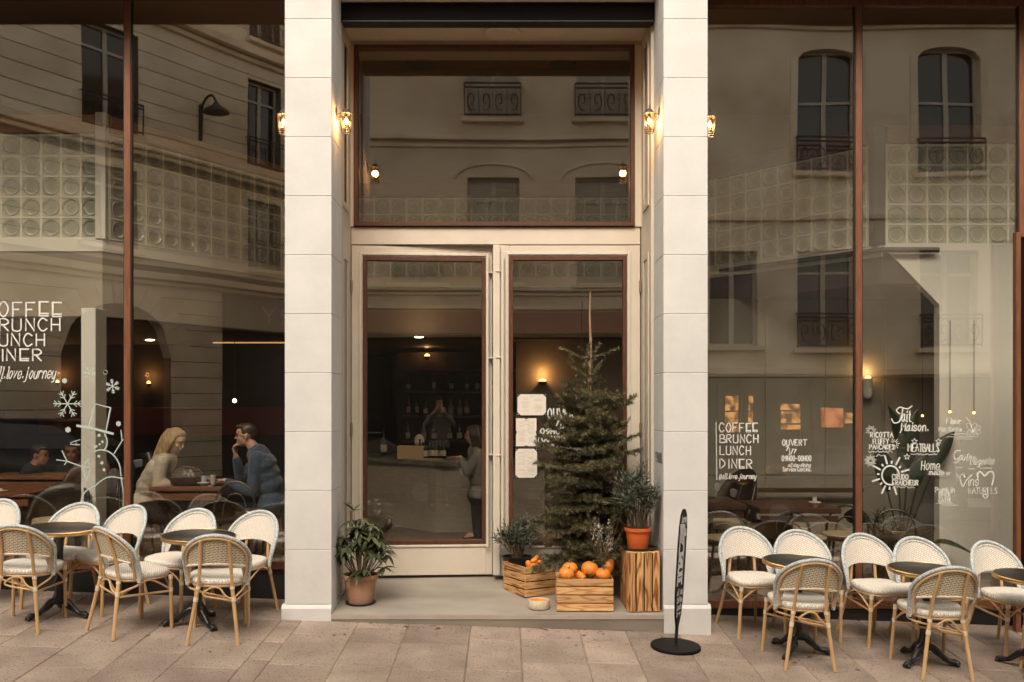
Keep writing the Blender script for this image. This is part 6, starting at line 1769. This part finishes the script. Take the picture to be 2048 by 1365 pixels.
# bar
q = MB()
poly = [(-.86, 4.2), (.5, 4.35), (.5, 5.0), (-.6, 5.0), (-1.5, 6.0), (-2.6, 6.0), (-1.9, 5.35)]
q.prism(poly, .19, 1.02, 'xy'); tag(q.build('bar_counter', 'bar_front'), 'grey panelled bar counter with a sharp corner behind the left door', 'bar'); br = bpy.data.objects['bar_counter']
q = MB(); q.prism([(-.84, 4.12), (.55, 4.28), (.55, 5.05), (-.58, 5.08), (-1.5, 6.1), (-2.7, 6.1), (-1.98, 5.32)], 1.021, 1.075, 'xy'); q.build('countertop', 'marble', br)
def bottle(x, y, z, h, r_, m_, lb, grp='bottles behind the bar'):
    t = thing('bottle', lb, 'bottle', (x, y, z), 0, grp)
    q = MB(); q.lathe([(0, 0), (r_, 0), (r_, h * .55), (r_ * .4, h * .72), (r_ * .35, h * .98), (0, h)], 10); q.build('glass', m_, t, True)
    q = MB(); q.lathe([(r_ + .001, h * .15), (r_ + .001, h * .45)], 10); q.build('label', 'label_white', t, True)
rb = random.Random(6)
ORD = ('first', 'second', 'third', 'fourth', 'fifth', 'sixth', 'seventh', 'eighth', 'ninth', 'tenth', 'eleventh', 'twelfth', 'thirteenth', 'fourteenth', 'fifteenth', 'sixteenth', 'seventeenth')
for i in range(8):
    bottle(X_(838 + i * 7, 4.7), 4.75 + rb.uniform(-.1, .1), 1.076, rb.uniform(.20, .27), .03, 'bottle_dark', 'dark bottle with pale label, %s from the left in the row on the bar counter' % ORD[i], 'bottles in a row on the counter')
t = thing('back_bar', 'dark shelves of bottles on the wall behind the bar', 'shelf', (-.2, 6.3, 0))
q = MB(); q.bbox(-1.4, 1.2, .12, .16, .2, 2.55, .005); q.build('back_panel', 'inner_dark', t)
for z in (1.25, 1.62, 1.98, 2.3): q = MB(); q.bbox(-1.3, 1.2, -.12, .118, z - .03, z, .003); q.build('shelf', 'dark_wood', t)
for z in (1.25, 1.62, 1.98):
    cnt = 0
    for i in range(17):
        if rb.random() < .82: cnt += 1; bottle(-1.42 + i * .125 + rb.uniform(-.02, .02), 6.28, z + .001, rb.uniform(.2, .29), rb.uniform(.028, .04), rb.choice(('bottle_dark', 'bottle_amber', 'bottle_amber', 'inner_wall')), '%s bottle from the left on the %s shelf behind the bar' % (ORD[cnt - 1], {1.25: 'lowest', 1.62: 'middle', 1.98: 'upper'}[z]))
q = MB(); q.bbox(-.19, .19, -.1, .1, 0, .17, .006); tag(q.build('cardboard_box', 'box_tan', loc=(X_(823, 4.6), 4.75, 1.076)), 'tan box on the bar counter', 'box')
q = MB(); q.ball((0, 0, .08), (.07, .06, .09), 10); tag(q.build('paper_bag', 'paper', loc=(X_(836, 4.9), 5.1, 1.076 + .14)), 'crumpled pale paper bag behind the tan box', 'paper bag')
q = MB(); q.bbox(-.16, .16, -.09, .09, 0, .02, .004); tag(q.build('serving_board', 'box_tan', loc=(X_(858, 4.4), 4.42, 1.076)), 'pale board on the front of the bar counter', 'board')
t = thing('wine_bottle', 'wine bottle with white label at the left of the bar', 'bottle', (X_(755, 4.9), 5.55, 1.076))
q = MB(); q.lathe([(0, 0), (.045, 0), (.045, .2), (.016, .28), (.014, .36), (0, .36)], 14); q.build('glass', 'bottle_dark', t, True)
q = MB(); q.lathe([(.046, .05), (.046, .15)], 14); q.build('label', 'label_white', t, True)
# big plant in the right room
def bird_plant(label, x, y, zf, leaves, seed, mt='plant_dark', W_=.19):
    t = thing('tall_houseplant', label, 'houseplant', (x, y, zf)); r7 = random.Random(seed)
    q = MB(); q.lathe([(0, 0), (.14, 0), (.17, .28), (.15, .28), (0, .25)], 20); q.build('pot', 'bistro_dark', t, True)
    for (dx, dy, h, ll, lean) in leaves:
        tip = Vector((dx, dy, h)); q = MB(); q.tube(spline([(0, 0, .25), tip * .5 + Vector((0, 0, .12)), tip], 4), .009, 6); q.build('stem', mt, t, True)
        me = leaf_mesh(ll, W_ * ll / .5, mt, lean, .5, 8, 'large_leaf'); o = link('leaf', me, t)
        d = Vector((dx, dy, .9)).normalized() if lean < .5 else Vector((dx * 3, dy * 3, .4)).normalized()
        o.matrix_local = Matrix.Translation(tip) @ frame_to(d, r7.uniform(-1, 1) + 1.2)
    return t
bird_plant('tall dark big-leaved plant standing before the white and grey walls', X_(1812, 1.9), 2.0, zr, [(.06, 0, 1.05, .62, .2), (-.12, .05, .8, .55, .25), (.30, -.05, 1.05, .50, .3), (.10, -.1, .85, .42, .3), (-.3, 0, .50, .45, .9), (.34, .1, .42, .42, .9), (.22, -.15, .30, .36, .9), (0, .1, 1.2, .5, .2)], 3)
# low bushy plant beside it
t = thing('low_houseplant', 'low bushy dark plant at the foot of the tall one', 'houseplant', (X_(1770, 1.5), 1.5, zr)); r8 = random.Random(2)
dark_pot(t); st = MB(); td = []
for i in range(16):
    a = i * 2.4; tip = Vector((.2 * math.cos(a) * r8.uniform(.4, 1), .16 * math.sin(a), .30 + .38 * r8.random())); st.tube([(0, 0, .22), tip], .004, 5); td.append((tip, (tip - Vector((0, 0, .1))).normalized()))
st.build('stem', 'plant_dark', t, kind='stuff'); V_, Q = blades(td, .11, .016, 14, r8); np_mesh('foliage', V_, Q, 'plant_dark', t, 'stuff')
q = MB(); q.bbox(-.6, .6, -.03, .03, 0, .05, .004); tag(q.build('bench_rail', 'dark_wood', loc=(X_(1620, 3.2), 3.2, Z_(985, 3.2))), 'dark wooden rail along the grey wall', 'rail')

for x_, lb in ((-1.05, 'left round ceiling light upstairs behind the transom window'), (.72, 'right round ceiling light upstairs behind the transom window')):
    q = MB(); q.lathe([(0, -.03), (.15, -.03), (.16, -.01), (.16, 0), (0, 0)], 24); tag(q.build('round_ceiling_light', 'fitting_grey', smooth=True, loc=(x_, 4.15, 5.999)), lb, 'ceiling light', 'round ceiling lights upstairs')
